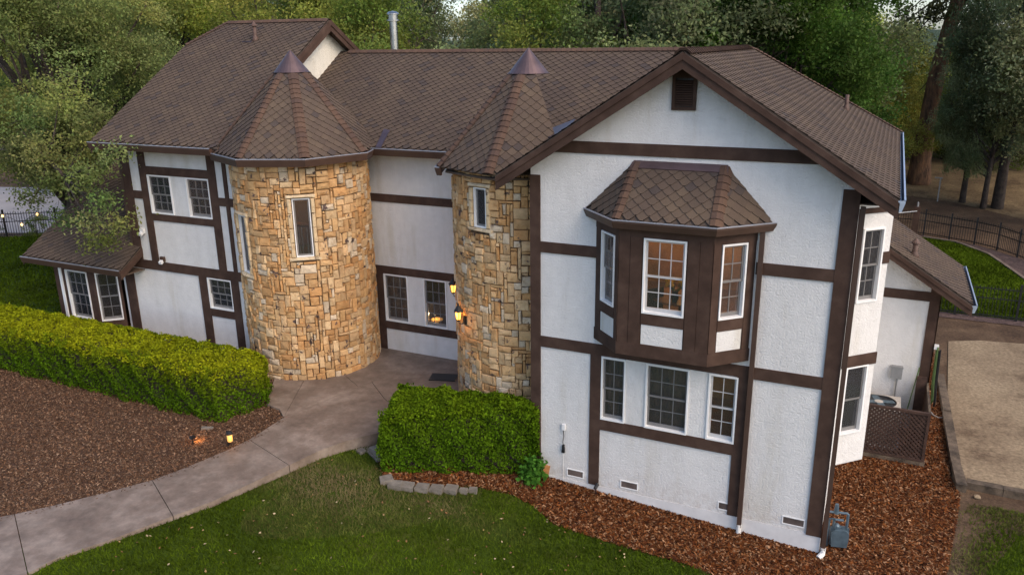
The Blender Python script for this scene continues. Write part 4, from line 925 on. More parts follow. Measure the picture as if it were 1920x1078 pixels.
def path_light():
    x, y, _ = at(433, 838, Z=1.03); e = empty('path_light', (x, y, float(hbed(x, y)))); tag(e, 'lit bollard path light with jar shade beside the concrete path', 'path light')
    MB().bar((-.06, 0, -.1), (-.06, 0, .40), .03, .03).build('post', 'dark_iron', e); MB().lathe([(.075, .33), (.07, .37), (.02, .40), (0, .4)], 12).build('cap', 'dark_iron', e)
    MB().lathe([(.045, .15), (.058, .17), (.06, .32), (0, .33)], 12).build('jar', 'lamp_soft', e, smooth=True); point((.09, -.05, .28), .35, (1, .5, .17), .04, e)
    MB().tube([(-.06, 0, .37), (0, 0, .38)], .012, 6).build('bracket', 'dark_iron', e)
path_light()
def spot(x, y, z, aim, label, w_=2.2, glow=True):
    e = empty('garden_spotlight', (x, y, z)); tag(e, label, 'spotlight')
    MB().tube([(0, 0, -.08), (0, 0, .16)], .014, 8).build('stake', 'black_plastic', e); d = Vector(aim).normalized()
    MB().tube([V3(0, 0, .2)-d*.05, V3(0, 0, .2)+d*.07], [.035, .045], 10).build('head', 'black_plastic', e); MB().tube([V3(0, 0, .2)+d*.071, V3(0, 0, .2)+d*.076], .036, 10).build('lens', 'lamp_glow' if glow else 'box_grey', e)
    if glow: point(V3(0, 0, .2)+d*.16, w_, (1, .45, .1), .03, e)
x, y, _ = at(362, 834, Z=1.03); spot(x, y, float(hbed(x, y)), (-.1, 1, -.35), 'small black spotlight throwing an orange patch on the brown mulch')
spot(3.22, -.14, float(hgt(3.22, -.14)), (.2, 1, .6), 'small unlit black spotlight at the foot of the white wall', glow=False)
# wall mounted odds and ends
def flood(x, y, z, label, big):
    e = empty('security_light', (x, y, z)); tag(e, label, 'light'); MB().box(-.07, .07, -.05, .02, -.02, .12).build('back_plate', 'timber' if big else 'white_plastic', e)
    MB().prism([(-.055, -.02, .05), (.055, -.02, .05), (.055, -.13, -.01), (-.055, -.13, -.01)], (0, .02, -.07)).build('head', 'white_plastic', e)
p = at(306, 489, Y=1.2); flood(float(p[0]), 1.2, float(p[2]), 'white security light on the dark timber band of the left wing', True)
p = at(268, 436, Y=1.22); flood(float(p[0]), 1.22, float(p[2]), 'white motion light on the narrow stucco panel by the downspout', False)
def charger():
    p = at(1057, 800, Y=-.02); x, z = float(p[0]), float(p[2]); e = empty('outdoor_charger', (x, -.0, z)); tag(e, 'small white socket box with a hanging black plug on the white wall', 'socket')
    MB().box(-.035, .035, -.05, .005, -.07, .07).build('box', 'white_plastic', e); MB().tube([(0, -.04, -.06), (.01, -.04, -.2), (-.01, -.04, -.35), (0, -.04, -.45)], .008, 6).build('cord', 'black_plastic', e)
    MB().prism([(-.02, -.06, -.42), (.02, -.06, -.42), (.035, -.06, -.6), (-.035, -.06, -.6)], (0, .05, 0)).build('plug', 'black_plastic', e); MB().tube([(0, -.035, -.6), (.01, -.035, -1.3)], .005, 5).build('thin_cord', 'pvc', e)
charger()
def gas_meter():
    x, y, _ = at(1570, 1028, Z=-.09); e = empty('gas_meter', (float(x), float(y), -.09), R(12)); tag(e, 'blue grey gas meter with pipes at the foot of the house corner', 'gas meter')
    b = MB(); b.prism([(-.14, -.1, .10), (.14, -.1, .10), (.16, -.1, .25), (.16, -.1, .40), (.10, -.1, .46), (-.10, -.1, .46), (-.16, -.1, .40), (-.16, -.1, .25)], (0, .2, 0)); b.build('body', 'meter_grey', e)
    MB().box(-.17, .17, -.015, .015, .08, .48).build('flange', 'meter_grey', e); MB().lathe([(.06, .46), (.06, .52), (.03, .56), (0, .56)], 12, (-.06, 0, 0)).build('dial', 'meter_grey', e)
    MB().tube([(.12, 0, .44), (.12, 0, .78), (.1, 0, .8), (-.28, 0, .8)], .026, 8).build('pipe', 'meter_grey', e); MB().tube([(-.12, 0, .44), (-.12, 0, .62), (-.1, 0, .64), (.05, 0, .64)], .026, 8).build('pipe', 'meter_grey', e)
    MB().tube([(-.1, 0, .78), (-.1, 0, .98)], [.05, .035], 10).build('regulator', 'meter_grey', e); MB().tube([(-.2, .02, -.1), (-.2, .02, .64), (-.1, .02, .64)], .022, 8).build('riser', 'meter_grey', e)
    MB().tube([(-.26, 0, -.1), (-.26, 0, .2)], .03, 8).build('riser', 'pvc', e)
gas_meter()
def utility_box():
    p = at(1681, 697, Y=YA-.05); e = empty('electric_box', (float(p[0]), YA, float(p[2]))); tag(e, 'grey electric disconnect box with conduit on the annex wall', 'electric box')
    MB().box(-.13, .13, -.12, .005, -.16, .16).build('box', 'box_grey', e); MB().box(-.14, .14, -.13, -.12, .12, .17).build('hood', 'box_grey', e); MB().tube([(.03, -.05, -.16), (.03, -.05, -.9)], .02, 8).build('conduit', 'box_grey', e)
utility_box()
def ac_unit():
    e = empty('air_conditioner', (8.55, 5.55, -.09)); tag(e, 'beige air conditioner with round top fan behind a lattice screen', 'air conditioner')
    MB().box(-.55, .55, -.55, .55, -.1, .06).build('pad', 'concrete_white', e); c = MB(); c.box(-.47, .47, -.47, .47, .06, .98); c.build('cabinet', 'ac_metal', e)
    t = MB(); n = 32
    for k in range(n):
        a, b = 2*math.pi*k/n, 2*math.pi*(k+1)/n; sq = lambda x: max(abs(math.cos(x)), abs(math.sin(x)))
        t.add([(.40*math.cos(a), .40*math.sin(a), 1.03), (.40*math.cos(b), .40*math.sin(b), 1.03), (.49/sq(b)*math.cos(b), .49/sq(b)*math.sin(b), 1.0), (.49/sq(a)*math.cos(a), .49/sq(a)*math.sin(a), 1.0)], [(3, 2, 1, 0)])
    t.build('top_panel', 'ac_metal', e); MB().lathe([(.40, .985), (.40, 1.005), (0, 1.0)], 32).build('fan_well', 'black_plastic', e); MB().lathe([(.1, 1.0), (.1, 1.02), (.04, 1.03), (0, 1.03)], 16).build('fan_hub', 'ac_metal', e)
    for k in range(4): a = k*math.pi/2+.3; MB().bar((.08*math.cos(a), .08*math.sin(a), 1.012), (.36*math.cos(a), .36*math.sin(a), 1.012), .16, .006).build('fan_blade', 'meter_grey', e)
    for k in range(24): x = -.46+k*.04; MB().box(x-.006, x+.006, -.482, -.47, .1, .94).build('grille_bar', 'ac_metal', e)
ac_unit()
def lattice():
    x0, x1, y, z0, z1 = 8.30, 9.62, 4.48, -.05, 1.30; e = empty('lattice_screen', (x0, y, -.09)); tag(e, 'brown wooden lattice screen round the air conditioner', 'screen'); W_ = x1-x0; H_ = 1.22; b0 = .14
    for a in ((0, .06), (W_-.06, W_)): MB().box(a[0], a[1], -.03, .03, 0, b0+H_).build('post', 'lattice_wood', e)
    MB().box(0, W_, -.036, .036, b0+H_-.05, b0+H_+.01).build('rail', 'lattice_wood', e); MB().box(0, W_, -.036, .036, b0, b0+.05).build('rail', 'lattice_wood', e)
    MB().box(-.1, W_+.02, -.05, .06, -.02, b0-.01).build('base_sleeper', 'old_wood', e)
    stp = .105
    for s_ in (1, -1):
        k = -14
        while k < 40:
            c = k*stp; pts = []
            cl = clip_poly([(c-.031, b0), (c+.031, b0), (c+.031+s_*H_, b0+H_), (c-.031+s_*H_, b0+H_)] if s_ > 0 else [(c-.031, b0), (c+.031, b0), (c+.031-H_, b0+H_), (c-.031-H_, b0+H_)], [(.03, b0), (W_-.03, b0), (W_-.03, b0+H_), (.03, b0+H_)])
            if len(cl) >= 3: MB().prism([(x, .002 if s_ > 0 else -.010, z) for x, z in cl], (0, .008, 0)).build('slat', 'lattice_wood', e)
            k += 1
    MB().box(W_-.05, W_+.0, .04, 1.85, b0+H_-.05, b0+H_+.02).build('side_rail', 'old_wood', e)
    MB().box(W_-.03, W_-.01, .04, 1.85, .05, b0+H_-.06).build('side_board', 'lattice_wood', e); MB().box(W_-.28, W_-.06, 1.72, 1.76, 0, 1.55).build('board', 'lattice_wood', e)
lattice()
e = empty('broom', (9.15, 6.1, -.09)); tag(e, 'green broom handle leaning on the annex wall behind the screen', 'broom'); MB().tube([(0, 0, .1), (.22, .22, 1.75)], .014, 8).build('handle', 'hose_green', e); MB().box(-.12, .12, -.04, .04, 0, .14).build('head', 'black_plastic', e)
hp = [(9.70, 6.3, 2.25), (9.72, 6.25, 1.4), (9.75, 6.2, .9), (9.74, 6.3, .75), (9.70, 6.35, 1.2), (9.68, 6.35, 2.2)]
e = empty('garden_hose', (0, 0, 0)); tag(e, 'yellow green garden hose hanging on the annex corner post', 'hose'); MB().tube(hp, .018, 6).build('coil', 'hose_green', e); MB().tube([(x+.06, y-.03, z-.05) for x, y, z in hp], .018, 6).build('coil', 'black_plastic', e); MB().box(9.62, 9.72, 6.3, 6.42, 2.18, 2.28).build('hanger', 'white_plastic', e)
hg = MB().tube([tuple(Vector(at(u, v, Z=-.04))) for u, v in [(1741, 768), (1750, 778), (1760, 783), (1768, 782), (1771, 777)]], .02, 6).build('drain_hose', 'hose_grey'); tag(hg, 'grey hose end curling on the mulch by the timber sleepers', 'hose')
# sleepers round the sand, stones, blocks
def sleeper(a, b, label, wd=.2, h=.22):
    a = Vector((*a, float(hgt(*a))+.06)); b = Vector((*b, float(hgt(*b))+.06)); m = MB().bar(a, b, wd, h); m.v = [(x+random.uniform(-.012, .012), y+random.uniform(-.012, .012), z+random.uniform(-.012, .012)) for x, y, z in m.v]
    tag(m.build('timber_sleeper', 'old_wood'), label, 'sleeper', 'sleepers edging the sand')
P_ = [tuple(Vector(at(u, v, Z=0))[:2]) for u, v in [(1763, 705), (1775, 775), (1791, 868), (1803, 915)]]
sleeper(P_[0], P_[1], 'weathered timber sleeper edging the sand beside the hose'); sleeper(P_[1], P_[2], 'dark rotted timber sleeper edging the sand opposite the lattice screen'); sleeper(P_[2], P_[3], 'short weathered sleeper at the corner of the sand')
Q_ = [tuple(Vector(at(u, v, Z=0))[:2]) for u, v in [(1812, 905), (1880, 919), (1990, 938)]]
sleeper(Q_[0], Q_[1], 'grey timber sleeper on the front edge of the sand, joining the corner'); sleeper(Q_[1], Q_[2], 'pale grey timber sleeper on the front edge of the sand, farther from the corner')
def rock(x, y, z, r, label, mat, name='stone_lump', sq=1):
    bm = bmesh.new(); bmesh.ops.create_icosphere(bm, subdivisions=2, radius=r)
    for v in bm.verts: v.co *= 1+random.uniform(-.15, .15); v.co.z *= .7*sq
    me = bpy.data.meshes.new(name); bm.to_mesh(me); bm.free(); me.materials.append(MATS[mat]); o = link(bpy.data.objects.new(name, me)); o.location = (x, y, z); tag(o, label, 'stone'); return o
p = at(1832, 931, Z=-.06); rock(*map(float, p), .07, 'small tan stone on the dirt below the sleepers', 'sand', 'stone')
e = MB().box(-.07, .07, -.04, .04, -.05, .30).build('edging_brick', 'clay'); e.location = (*map(float, at(1022, 893, Z=.27)[:2]), .28); e.rotation_euler = (.1, .15, .4); tag(e, 'orange clay brick standing by the leafy plant at the wall', 'brick')
e = MB().box(-.13, .13, -.05, .05, -.03, .04).build('edging_brick', 'block_stone'); q_ = at(392, 802, Z=1.04); e.location = (float(q_[0]), float(q_[1])-.05, 1.04); e.rotation_euler = (0, .1, .5); tag(e, 'pale brick lying in the brown mulch at the hedge foot', 'brick')
blocks = [(405, 572, .5, 'first edging block, turned at the hedge corner'), (487, 618, .05, 'edging block half sunk in dry grass'), (595, 632, .03, 'dark grey edging block'), (728, 643, .02, 'dark grey edging block with brown rim'), (858, 655, .0, 'tan edging block'), (988, 658, -.05, 'tan edging block, largest of the row'), (1100, 672, .0, 'narrow grey edging block'), (1186, 666, .05, 'narrow grey edging block at the end of the row')]
for k, (x, y, r_, lb) in enumerate(blocks):
    p = at(640+x/4.8, 780+y/4.8, Z=.6)
    for _ in range(5): p = at(640+x/4.8, 780+y/4.8, Z=float(hgt(p[0], p[1]))+.05)
    big = k < 6; m = MB(); h = (.15 if big else .10)-.01; d_ = .12 if big else .06
    m.prism([(-h, -d_, -.06), (h, -d_, -.06), (h*.93, d_, -.06), (-h*.9, d_, -.06)], (0, 0, .11)); o = m.build('edging_block', 'block_stone'); o.location = p; o.rotation_euler = (random.uniform(-.05, .05), random.uniform(-.05, .05), r_+R(14)); tag(o, lb+' below the square green hedge', 'block', 'edging blocks under the hedge')
def plank(px, ln, wd, rz, z, label, mat='block_stone'):
    p = at(*px, Z=z); o = MB().box(-ln/2, ln/2, -wd/2, wd/2, -.06, .05).build('stone_slab', mat); o.location = p; o.rotation_euler = (0, 0, rz); tag(o, label, 'slab', 'loose slabs by the path')
plank((698, 848), .85, .22, R(-28), .78, 'long tan stone slab leaning into the square hedge by the path'); plank((708, 846), .42, .18, R(-28), .89, 'grey slab lying on top of the long tan slab', 'block_stone'); plank((677, 847), .2, .16, R(-20), .82, 'small grey slab at the outer end of the long slab')
dm = MB().box(-.35, .35, -.22, .22, 0, .02).build('door_mat', 'black_plastic'); q_ = at(838, 708, Z=1.12); dm.location = (float(q_[0])-.1, float(q_[1]), 1.108); dm.rotation_euler = (0, 0, .3); tag(dm, 'black door mat on the concrete at the foot of the stone tower', 'door mat')
ic = empty('iron_gate', (-6.25, .62, 1.0), R(20)); tag(ic, 'thin black iron gate between the long hedge and the stone tower', 'gate')
for k in range(5): MB().box(-.3+k*.12, -.285+k*.12, -.008, .008, 0, 1.0+.1*math.sin(k)).build('bar', 'dark_iron', ic)
MB().box(-.3, .2, -.01, .01, .82, .845).build('rail', 'dark_iron', ic); MB().box(-.3, .2, -.01, .01, .12, .145).build('rail', 'dark_iron', ic); MB().box(.19, .225, -.018, .018, -.05, 1.25).build('post', 'dark_iron', ic)
# fences
def fence(pts, label, h=1.2, sp=.11, lights=False):
    e = empty('iron_fence', (pts[0][0], pts[0][1], float(hgt(*pts[0])))); tag(e, label, 'fence'); o0 = Vector(e.location); pk = MB()
    for i, p in enumerate(pts):
        z = float(hgt(*p)); q = Vector((*p, z))-o0; MB().box(q.x-.035, q.x+.035, q.y-.035, q.y+.035, q.z-.1, q.z+h+.12).build('post', 'dark_iron', e)
        if i == len(pts)-1: break
        n = pts[i+1]; b = Vector((*n, float(hgt(*n))))-o0
        for zz in (.12, h*.62, h-.1): MB().bar(q+V3(0, 0, zz), b+V3(0, 0, zz), .025, .035).build('rail', 'dark_iron', e)
        L = (b-q).length; k = max(2, int(L/sp))
        for j in range(1, k): c = q+(b-q)*j/k; pk.box(c.x-.009, c.x+.009, c.y-.009, c.y+.009, c.z+.05, c.z+h)
    tag(pk.build('pickets', 'dark_iron', e), kind='stuff'); return e
FR = [(6.5, 29.9), (8.3, 30.0), (10.19, 29.78), (11.3, 29.16), (12.34, 28.56), (13.21, 27.75), (13.9, 26.6), (14.6, 25.3), (15.3, 24.0), (16, 22.7)]
fence(FR, 'curved black iron fence between the far lawn and the brown slope')
fence([(9.0, 16.8), (10.9, 16.8), (12.8, 16.8), (14.7, 16.8), (16.6, 16.8)], 'straight black iron fence between the sand and the far lawn')
FL = [(-36, 5.2), (-33.6, 6.3), (-31.2, 7.4), (-28.9, 8.6), (-27.1, 9.9), (-25, 11.2), (-22.5, 12)]
fence(FL, 'black iron fence with string lights along the grey driveway')
sl_ = empty('string_light', (-31.2, 7.3, 1.0)); tag(sl_, 'string of warm bulbs hung along the driveway fence', 'string lights')
bl_ = MB().lathe([(.0, -.07), (.05, -.03), (.05, .02), (.02, .06), (0, .07)], 10).mesh('bulb', 'bulb', True); cord = []
for i in range(13):
    t = i/12*4; k = min(3, int(t)); f_ = t-k; a, b = FL[1+k], FL[2+k]; q = V3(a[0]+(b[0]-a[0])*f_+.06, a[1]+(b[1]-a[1])*f_-.06, 1+1.12-.45*(1-abs(2*((i*.5) % 1)-1) if i % 2 else 0))-Vector(sl_.location); cord.append(q)
    o = link(bpy.data.objects.new('bulb', bl_), sl_); o.location = q-V3(0, 0, .08)
MB().tube(cord, .012, 5).build('cord', 'black_plastic', sl_)
gp = empty('gate_post', (9.75, 29.4, -.09)); tag(gp, 'brown wooden post with a white cable beside the curved fence', 'post'); MB().box(-.14, .14, -.14, .14, 0, 1.5).build('post', 'timber', gp); MB().lathe([(.05, 1.5), (.05, 1.7), (0, 1.75)], 10).build('cap', 'box_grey', gp); MB().tube([(0, -.15, 1.3), (-1.2, -.2, 1.08), (-2.4, -.2, 1.1)], .02, 6).build('cable', 'white_plastic', gp)
lp = empty('standpipe', (11.0, 36.6, float(hgt(11, 36.6)))); tag(lp, 'thin pale standpipe at the foot of the leaning pine', 'standpipe'); MB().box(-.03, .03, -.03, .03, -.1, 1.3).build('post', 'box_grey', lp); MB().box(-.3, .1, -.03, .03, 1.3, 1.36).build('arm', 'box_grey', lp)
# concrete mowing edge round the far lawn
MB().prism([(10.2, 29.12, -.1), (11.52, 28.62, -.1), (12.74, 26.6, -.1), (13.34, 24.2, -.1), (13.72, 22.5, -.1), (13.85, 22.55, -.1), (13.47, 24.25, -.1), (12.86, 26.68, -.1), (11.6, 28.74, -.1), (10.2, 29.26, -.1)], (0, 0, .09)).build('lawn_edging', 'concrete')['kind'] = 'structure'
# ================================================================== VEGETATION
def leaf_verts(c, L, Wd, bias=None, bend=.0):
    n = len(c); a = rng.normal(size=(n, 3))
    a /= np.linalg.norm(a, axis=1)[:, None]
    b = rng.normal(size=(n, 3))
    if bias is not None: # leaf faces lean towards bias
        nn = bias+rng.normal(size=(n, 3))*.75; nn /= np.linalg.norm(nn, axis=1)[:, None]
        a = a-nn*(a*nn).sum(1)[:, None]; a /= np.linalg.norm(a, axis=1)[:, None]; b = np.cross(nn, a)
    else:
        b -= a*(a*b).sum(1)[:, None]; b /= np.linalg.norm(b, axis=1)[:, None]
    s = rng.uniform(.7, 1.25, (n, 1)); a = a*L*s/2; b = b*Wd*s/2
    return np.stack([c-a, c+b-a*.1, c+a, c-b-a*.1], 1).reshape(-1, 3)
def crown_mesh(name, boughs, n_cl, n_lf, L, Wd, col, spread=.85, clr=.34, var=.2, mat='leaf'):
    """boughs: list of (x, y, z, r)"""
    cs, cols = [], []; col = np.array(col)
    for (x, y, z, r) in boughs:
        bc = col*(1+rng.normal()*.20)*np.array([1+rng.normal()*.08, 1, 1+rng.normal()*.1])
        k = max(3, int(n_cl*r*r)); d = rng.normal(size=(k, 3)); d /= np.linalg.norm(d, axis=1)[:, None]; rad = r*rng.uniform(.25, 1.0, (k, 1))**.55
        cc = np.array([x, y, z])+d*rad*np.array([1, 1, .8])*spread
        for q in cc:
            m = int(n_lf*rng.uniform(.6, 1.4)); p = q+rng.normal(size=(m, 3))*clr*np.array([1, 1, .7])*(.7+.5*rng.random()); cs.append(p)
            cols.append(np.clip(bc*(1+rng.normal()*.12)*(1+rng.normal(size=(m, 1))*var*.5)*(1+rng.normal(size=(m, 3))*.05), .004, 1))
    cs = np.concatenate(cs); cols = np.concatenate(cols)
    return np_mesh(name, leaf_verts(cs, L, Wd, bias=np.tile(np.array([[0, 0, .3]]), (len(cs), 1))), 4, cols, mat)
def limb_mesh(name, H, r0, boughs, lean=(0, 0), mat='bark', n=8, fork=.35):
    m = MB(); top = V3(lean[0], lean[1], H*.75)
    tp = [V3(0, 0, -.3), V3(lean[0]*.15, lean[1]*.15, H*.15), V3(lean[0]*.45+.1, lean[1]*.45, H*.4), top]; m.tube(tp, [r0*1.35, r0, r0*.75, r0*.25], n)
    for (x, y, z, r) in boughs:
        t = max(.12, min(.9, fork+(z/H-.4)*.7)); s = V3(lean[0]*t, lean[1]*t, H*.75*t); e = V3(x, y, z); mid = (s+e)/2+V3(random.uniform(-.4, .4), random.uniform(-.4, .4), -.15*abs((e-s).length)*.5)
        rr = r0*(.42-.2*t); m.tube([s, s+(mid-s)*.5+V3(0, 0, .05), mid, mid+(e-mid)*.6, e], [rr, rr*.8, rr*.55, rr*.35, rr*.1], 6)
        for k in range(4):
            d = V3(random.gauss(0, 1), random.gauss(0, 1), random.gauss(.2, .7)).normalized()*r*.9; b0 = mid+(e-mid)*random.uniform(.3, 1); m.tube([b0, b0+d*.5+V3(0, 0, -.05), b0+d], [rr*.25, rr*.16, .008], 5)
    return m.mesh(name, mat, True)
def boughs_for(H, rx, z0, n, seed, flat=1.0, rb=(1.1, 1.9)):
    r_ = random.Random(seed); out = []; zc = (H+z0)/2; rz = (H-z0)/2
    while len(out) < n:
        x, y, z = r_.uniform(-1, 1), r_.uniform(-1, 1), r_.uniform(-1, 1); q = x*x+y*y+z*z
        if q > 1 or q < .18: continue
        out.append((x*rx, y*rx, zc+z*rz*flat, r_.uniform(*rb)))
    return out
KINDS = {}
def kind(key, H, rx, z0, n, seed, col, r0, n_cl=8, n_lf=115, L=.15, Wd=.085, lean=(0, 0), rb=(1.1, 1.9), clr=.34, tname='trunk'):
    B = boughs_for(H, rx, z0, n, seed, rb=rb); KINDS[key] = (limb_mesh('trunk', H, r0, B, lean), crown_mesh('crown', B, n_cl, n_lf, L, Wd, col, clr=clr))
OLIVE, GREY, GREEN, BLUE, YEL = (.235, .268, .056), (.25, .29, .125), (.066, .128, .022), (.245, .285, .150), (.33, .33, .07)
kind('olive', 13, 4.6, 2.2, 34, 1, OLIVE, .30); kind('olive2', 11, 4.2, 1.2, 30, 2, (.18, .22, .044), .28)
kind('grey', 13, 4.8, 2.0, 32, 3, GREY, .32); kind('grey2', 11, 4.4, 1.0, 28, 4, (.185, .22, .092), .30)
kind('green', 14, 4.4, 1.2, 40, 5, GREEN, .34, n_cl=8, n_lf=130, L=.15, Wd=.095); kind('blue', 13, 4.2, 2.6, 30, 6, BLUE, .34, n_cl=8)
kind('yellow', 9, 3.6, .6, 24, 7, YEL, .2, n_cl=7); kind('shrub', 3.2, 1.9, .2, 14, 8, (.13, .17, .025), .06, n_cl=9, n_lf=60, L=.12, Wd=.07, rb=(.6, 1.0), clr=.2)
def tree(key, x, y, s, label, group, rz=None, sz=None, name='oak_tree', dz=0):
    z = float(hgt(x, y))+dz; e = empty(name, (x, y, z-.05), random.uniform(0, 6.28) if rz is None else rz); e.scale = (s, s, sz or s); tag(e, label, 'tree' if name != 'shrub' else 'shrub', group)
    t, c = KINDS[key]; link(bpy.data.objects.new('trunk', t), e); link(bpy.data.objects.new('crown', c), e); return e
def atx(u, Y): # x where the ray of column u (at horizon row) meets depth Y
    return float(at(u, 120, Y=Y)[0])
G1 = 'oaks behind the house'
for u, Y, k, s, lb in [
    (20, 26, 'olive', 1.15, 'olive green oak beyond the driveway'), (175, 20, 'olive2', 1.15, 'olive green oak behind the left oak'), (300, 16, 'olive', 1.05, 'olive green oak rising behind the clipped gable roof'),
    (420, 22, 'olive2', 1.25, 'olive green oak behind the clipped gable ridge'), (520, 15.5, 'olive', 1.0, 'yellowish oak behind the left roof vent'), (620, 19, 'olive2', 1.15, 'green oak behind the warm-lit gable end'),
    (700, 15.5, 'olive2', .98, 'olive oak behind the metal flue'), (735, 24, 'grey', 1.05, 'grey green oak behind the long ridge'), (945, 22, 'grey2', .88, 'grey green oak in front of the bright sky gap'),
    (1010, 17, 'olive2', .95, 'bushy olive oak behind the stone tower cone'), (1120, 21, 'grey', 1.12, 'grey oak with a dark leaning trunk'), (1235, 17, 'grey2', 1.1, 'blue grey oak behind the gable peak'),
    (1330, 22, 'blue', 1.2, 'blue green oak behind the short ridge'), (1400, 27, 'grey', 1.2, 'pale grey green oak behind the blue green one')]:
    tree(k, atx(u, Y), Y, s, lb, G1)
FAROAK = ['beyond the far side of the driveway', 'showing over the left spreading oak', 'showing between the left oak and the clipped gable', 'directly behind the clipped gable hip', 'over the left roof vent', 'over the peak of the warm-lit gable end', 'just beside the metal flue', 'over the middle of the long ridge', 'beside the bright sky gap', 'over the copper cap of the right tower', 'with dark limbs over the right end of the long ridge', 'over the gable peak', 'over the short ridge of the gable wing', 'behind the dark green tree at the ridge end']
for (u, Y, k, s), lb in zip([(-60, 38, 'olive', 1.3), (110, 40, 'olive2', 1.5), (260, 36, 'grey', 1.4), (390, 38, 'olive', 1.3), (500, 34, 'olive2', 1.5), (590, 42, 'grey', 1.5), (680, 36, 'olive', 1.3), (725, 40, 'grey2', 1.25), (1075, 38, 'grey', 1.25), (1115, 33, 'grey2', 1.45), (1160, 40, 'grey', 1.5), (1260, 33, 'blue', 1.4), (1360, 44, 'grey', 1.6), (1470, 36, 'grey2', 1.4)], FAROAK):
    tree(k, atx(u, Y), Y, s, 'farther oak '+lb, 'far oaks behind the house')
tree('green', atx(1450, 19), 19, .92, 'dense dark green tree just behind the right roof slope', None, name='broadleaf_tree'); tree('green', atx(1500, 24), 24, .95, 'tall dense green tree between the roof hip and the leaning pine', None, name='broadleaf_tree', rz=2.0)
tree('green', atx(1370, 23), 23, .95, 'dark green tree half hidden behind the gable ridge end', None, name='broadleaf_tree', rz=4.0)
for u, Y, s, lb in [(1640, 46, .95, 'light green thin tree seen left of the leaning pine'), (1700, 60, .9, 'pale yellow green tree in the valley behind the pine'), (1760, 56, .85, 'yellow green tree right behind the pine trunk'), (1610, 66, 1.2, 'pale valley tree behind the dense green tree'), (1820, 52, .8, 'yellow green tree behind the shaded oak trunks'), (1690, 80, 1.1, 'far pale tree on the valley floor'), (1672, 40, .85, 'bright yellow green tree close left of the pine trunk'), (1795, 47, .85, 'bright yellow green tree between the pine and the slope oaks')]:
    tree('yellow', atx(u, Y), Y, s, lb, 'valley trees', name='valley_tree', dz=-1.2 if Y > 50 else 0)
for px, k, s, lb in [((1808, 352), 'blue', .42, 'blue green oak with a thin upright trunk on the brown slope'), ((1870, 385), 'blue', .74, 'blue green oak with a thick dark trunk on the brown slope'), ((1846, 372), 'blue', .40, 'small leaning blue green oak between two trunks on the slope')]:
    p = atg(*px); tree(k, float(p[0]), float(p[1]), s, lb, None, sz=s*1.7)
for x, y, s, lb in [(17.5, 34, 1.2, 'blue green oak at the edge of the brown slope'), (21, 46, 1.3, 'tall blue green oak far up the slope'), (16.4, 50, 1.2, 'blue green oak behind the shaded trunks'), (24, 60, 1.4, 'far blue green oak on the slope top')]: tree('blue', x, y, s, lb, None)
for x, y, s, lb in [(10.4, 48, 1.2, 'leafy shrub at the foot of the pine'), (12.6, 46, 1.0, 'low green shrub on the brown slope'), (15, 44, 1.1, 'green shrub between the slope oaks'), (-27.6, 9.2, .35, 'small round shrub at the driveway fence'), (-29.4, 8.0, .35, 'small shrub under the string of bulbs'), (8.6, 44, 1.3, 'shrub left of the pine foot'), (13.5, 54, 1.5, 'large shrub on the valley edge')]:
    tree('shrub', x, y, s, lb, 'shrubs', name='shrub')
# leaning pine
def pine():
    p = atg(1722, 332); e = empty('pine_tree', tuple(map(float, p))); tag(e, 'tall leaning pine with a thick reddish brown bare trunk', 'tree'); Z0 = float(p[2])
    Y = float(p[1]); P = []
    for u, v in [(1722, 345), (1727, 300), (1740, 220), (1757, 140), (1778, 60), (1796, 0), (1815, -70), (1830, -140)]: q = at(u, v, Y=Y); P.append(Vector(q)-Vector(e.location))
    P[0].z = -.4; k = [.70, .54, .47, .44, .41, .38, .34, .2]; m = MB(); m.tube(P, k, 18); m.v = [(x+random.uniform(-.03, .03), y+random.uniform(-.03, .03), z) for x, y, z in m.v]; m.build('trunk', 'pine_bark', e, smooth=True)
    B = []
    for (u, v, r, dy) in [(1740, 30, .7, -1), (1700, 25, .5, -1.5), (1765, 20, .8, -1.5), (1830, 40, 1.2, .5), (1810, -20, 1.4, 0), (1760, -60, 1.4, -1), (1850, -40, 1.5, 0), (1725, 55, .55, -1.2), (1690, 45, .5, -1)]: q = Vector(at(u, v, Y=Y+dy))-Vector(e.location); B.append((q.x, q.y, q.z, r))
    link(bpy.data.objects.new('crown', crown_mesh('crown', B, 11, 60, .22, .12, (.075, .09, .036))), e); b = MB()
    for q in B: s = P[5]+(P[6]-P[5])*random.random() if q[2] > P[4].z-.5 else P[4]; e_ = V3(*q[:3]); MB().tube([s, (s+e_)/2+V3(0, 0, .15), e_], [.11, .06, .02], 6).build('branch', 'bark', e, smooth=True)
    for (a, u, v) in ((3, 1797, 150), (3, 1720, 175), (2, 1790, 235), (4, 1830, 75)): q = Vector(at(u, v, Y=Y))-Vector(e.location); MB().tube([P[a], (P[a]+q)/2+V3(0, 0, .1), q], [.06, .035, .01], 5).build('branch', 'bark', e, smooth=True)
pine()
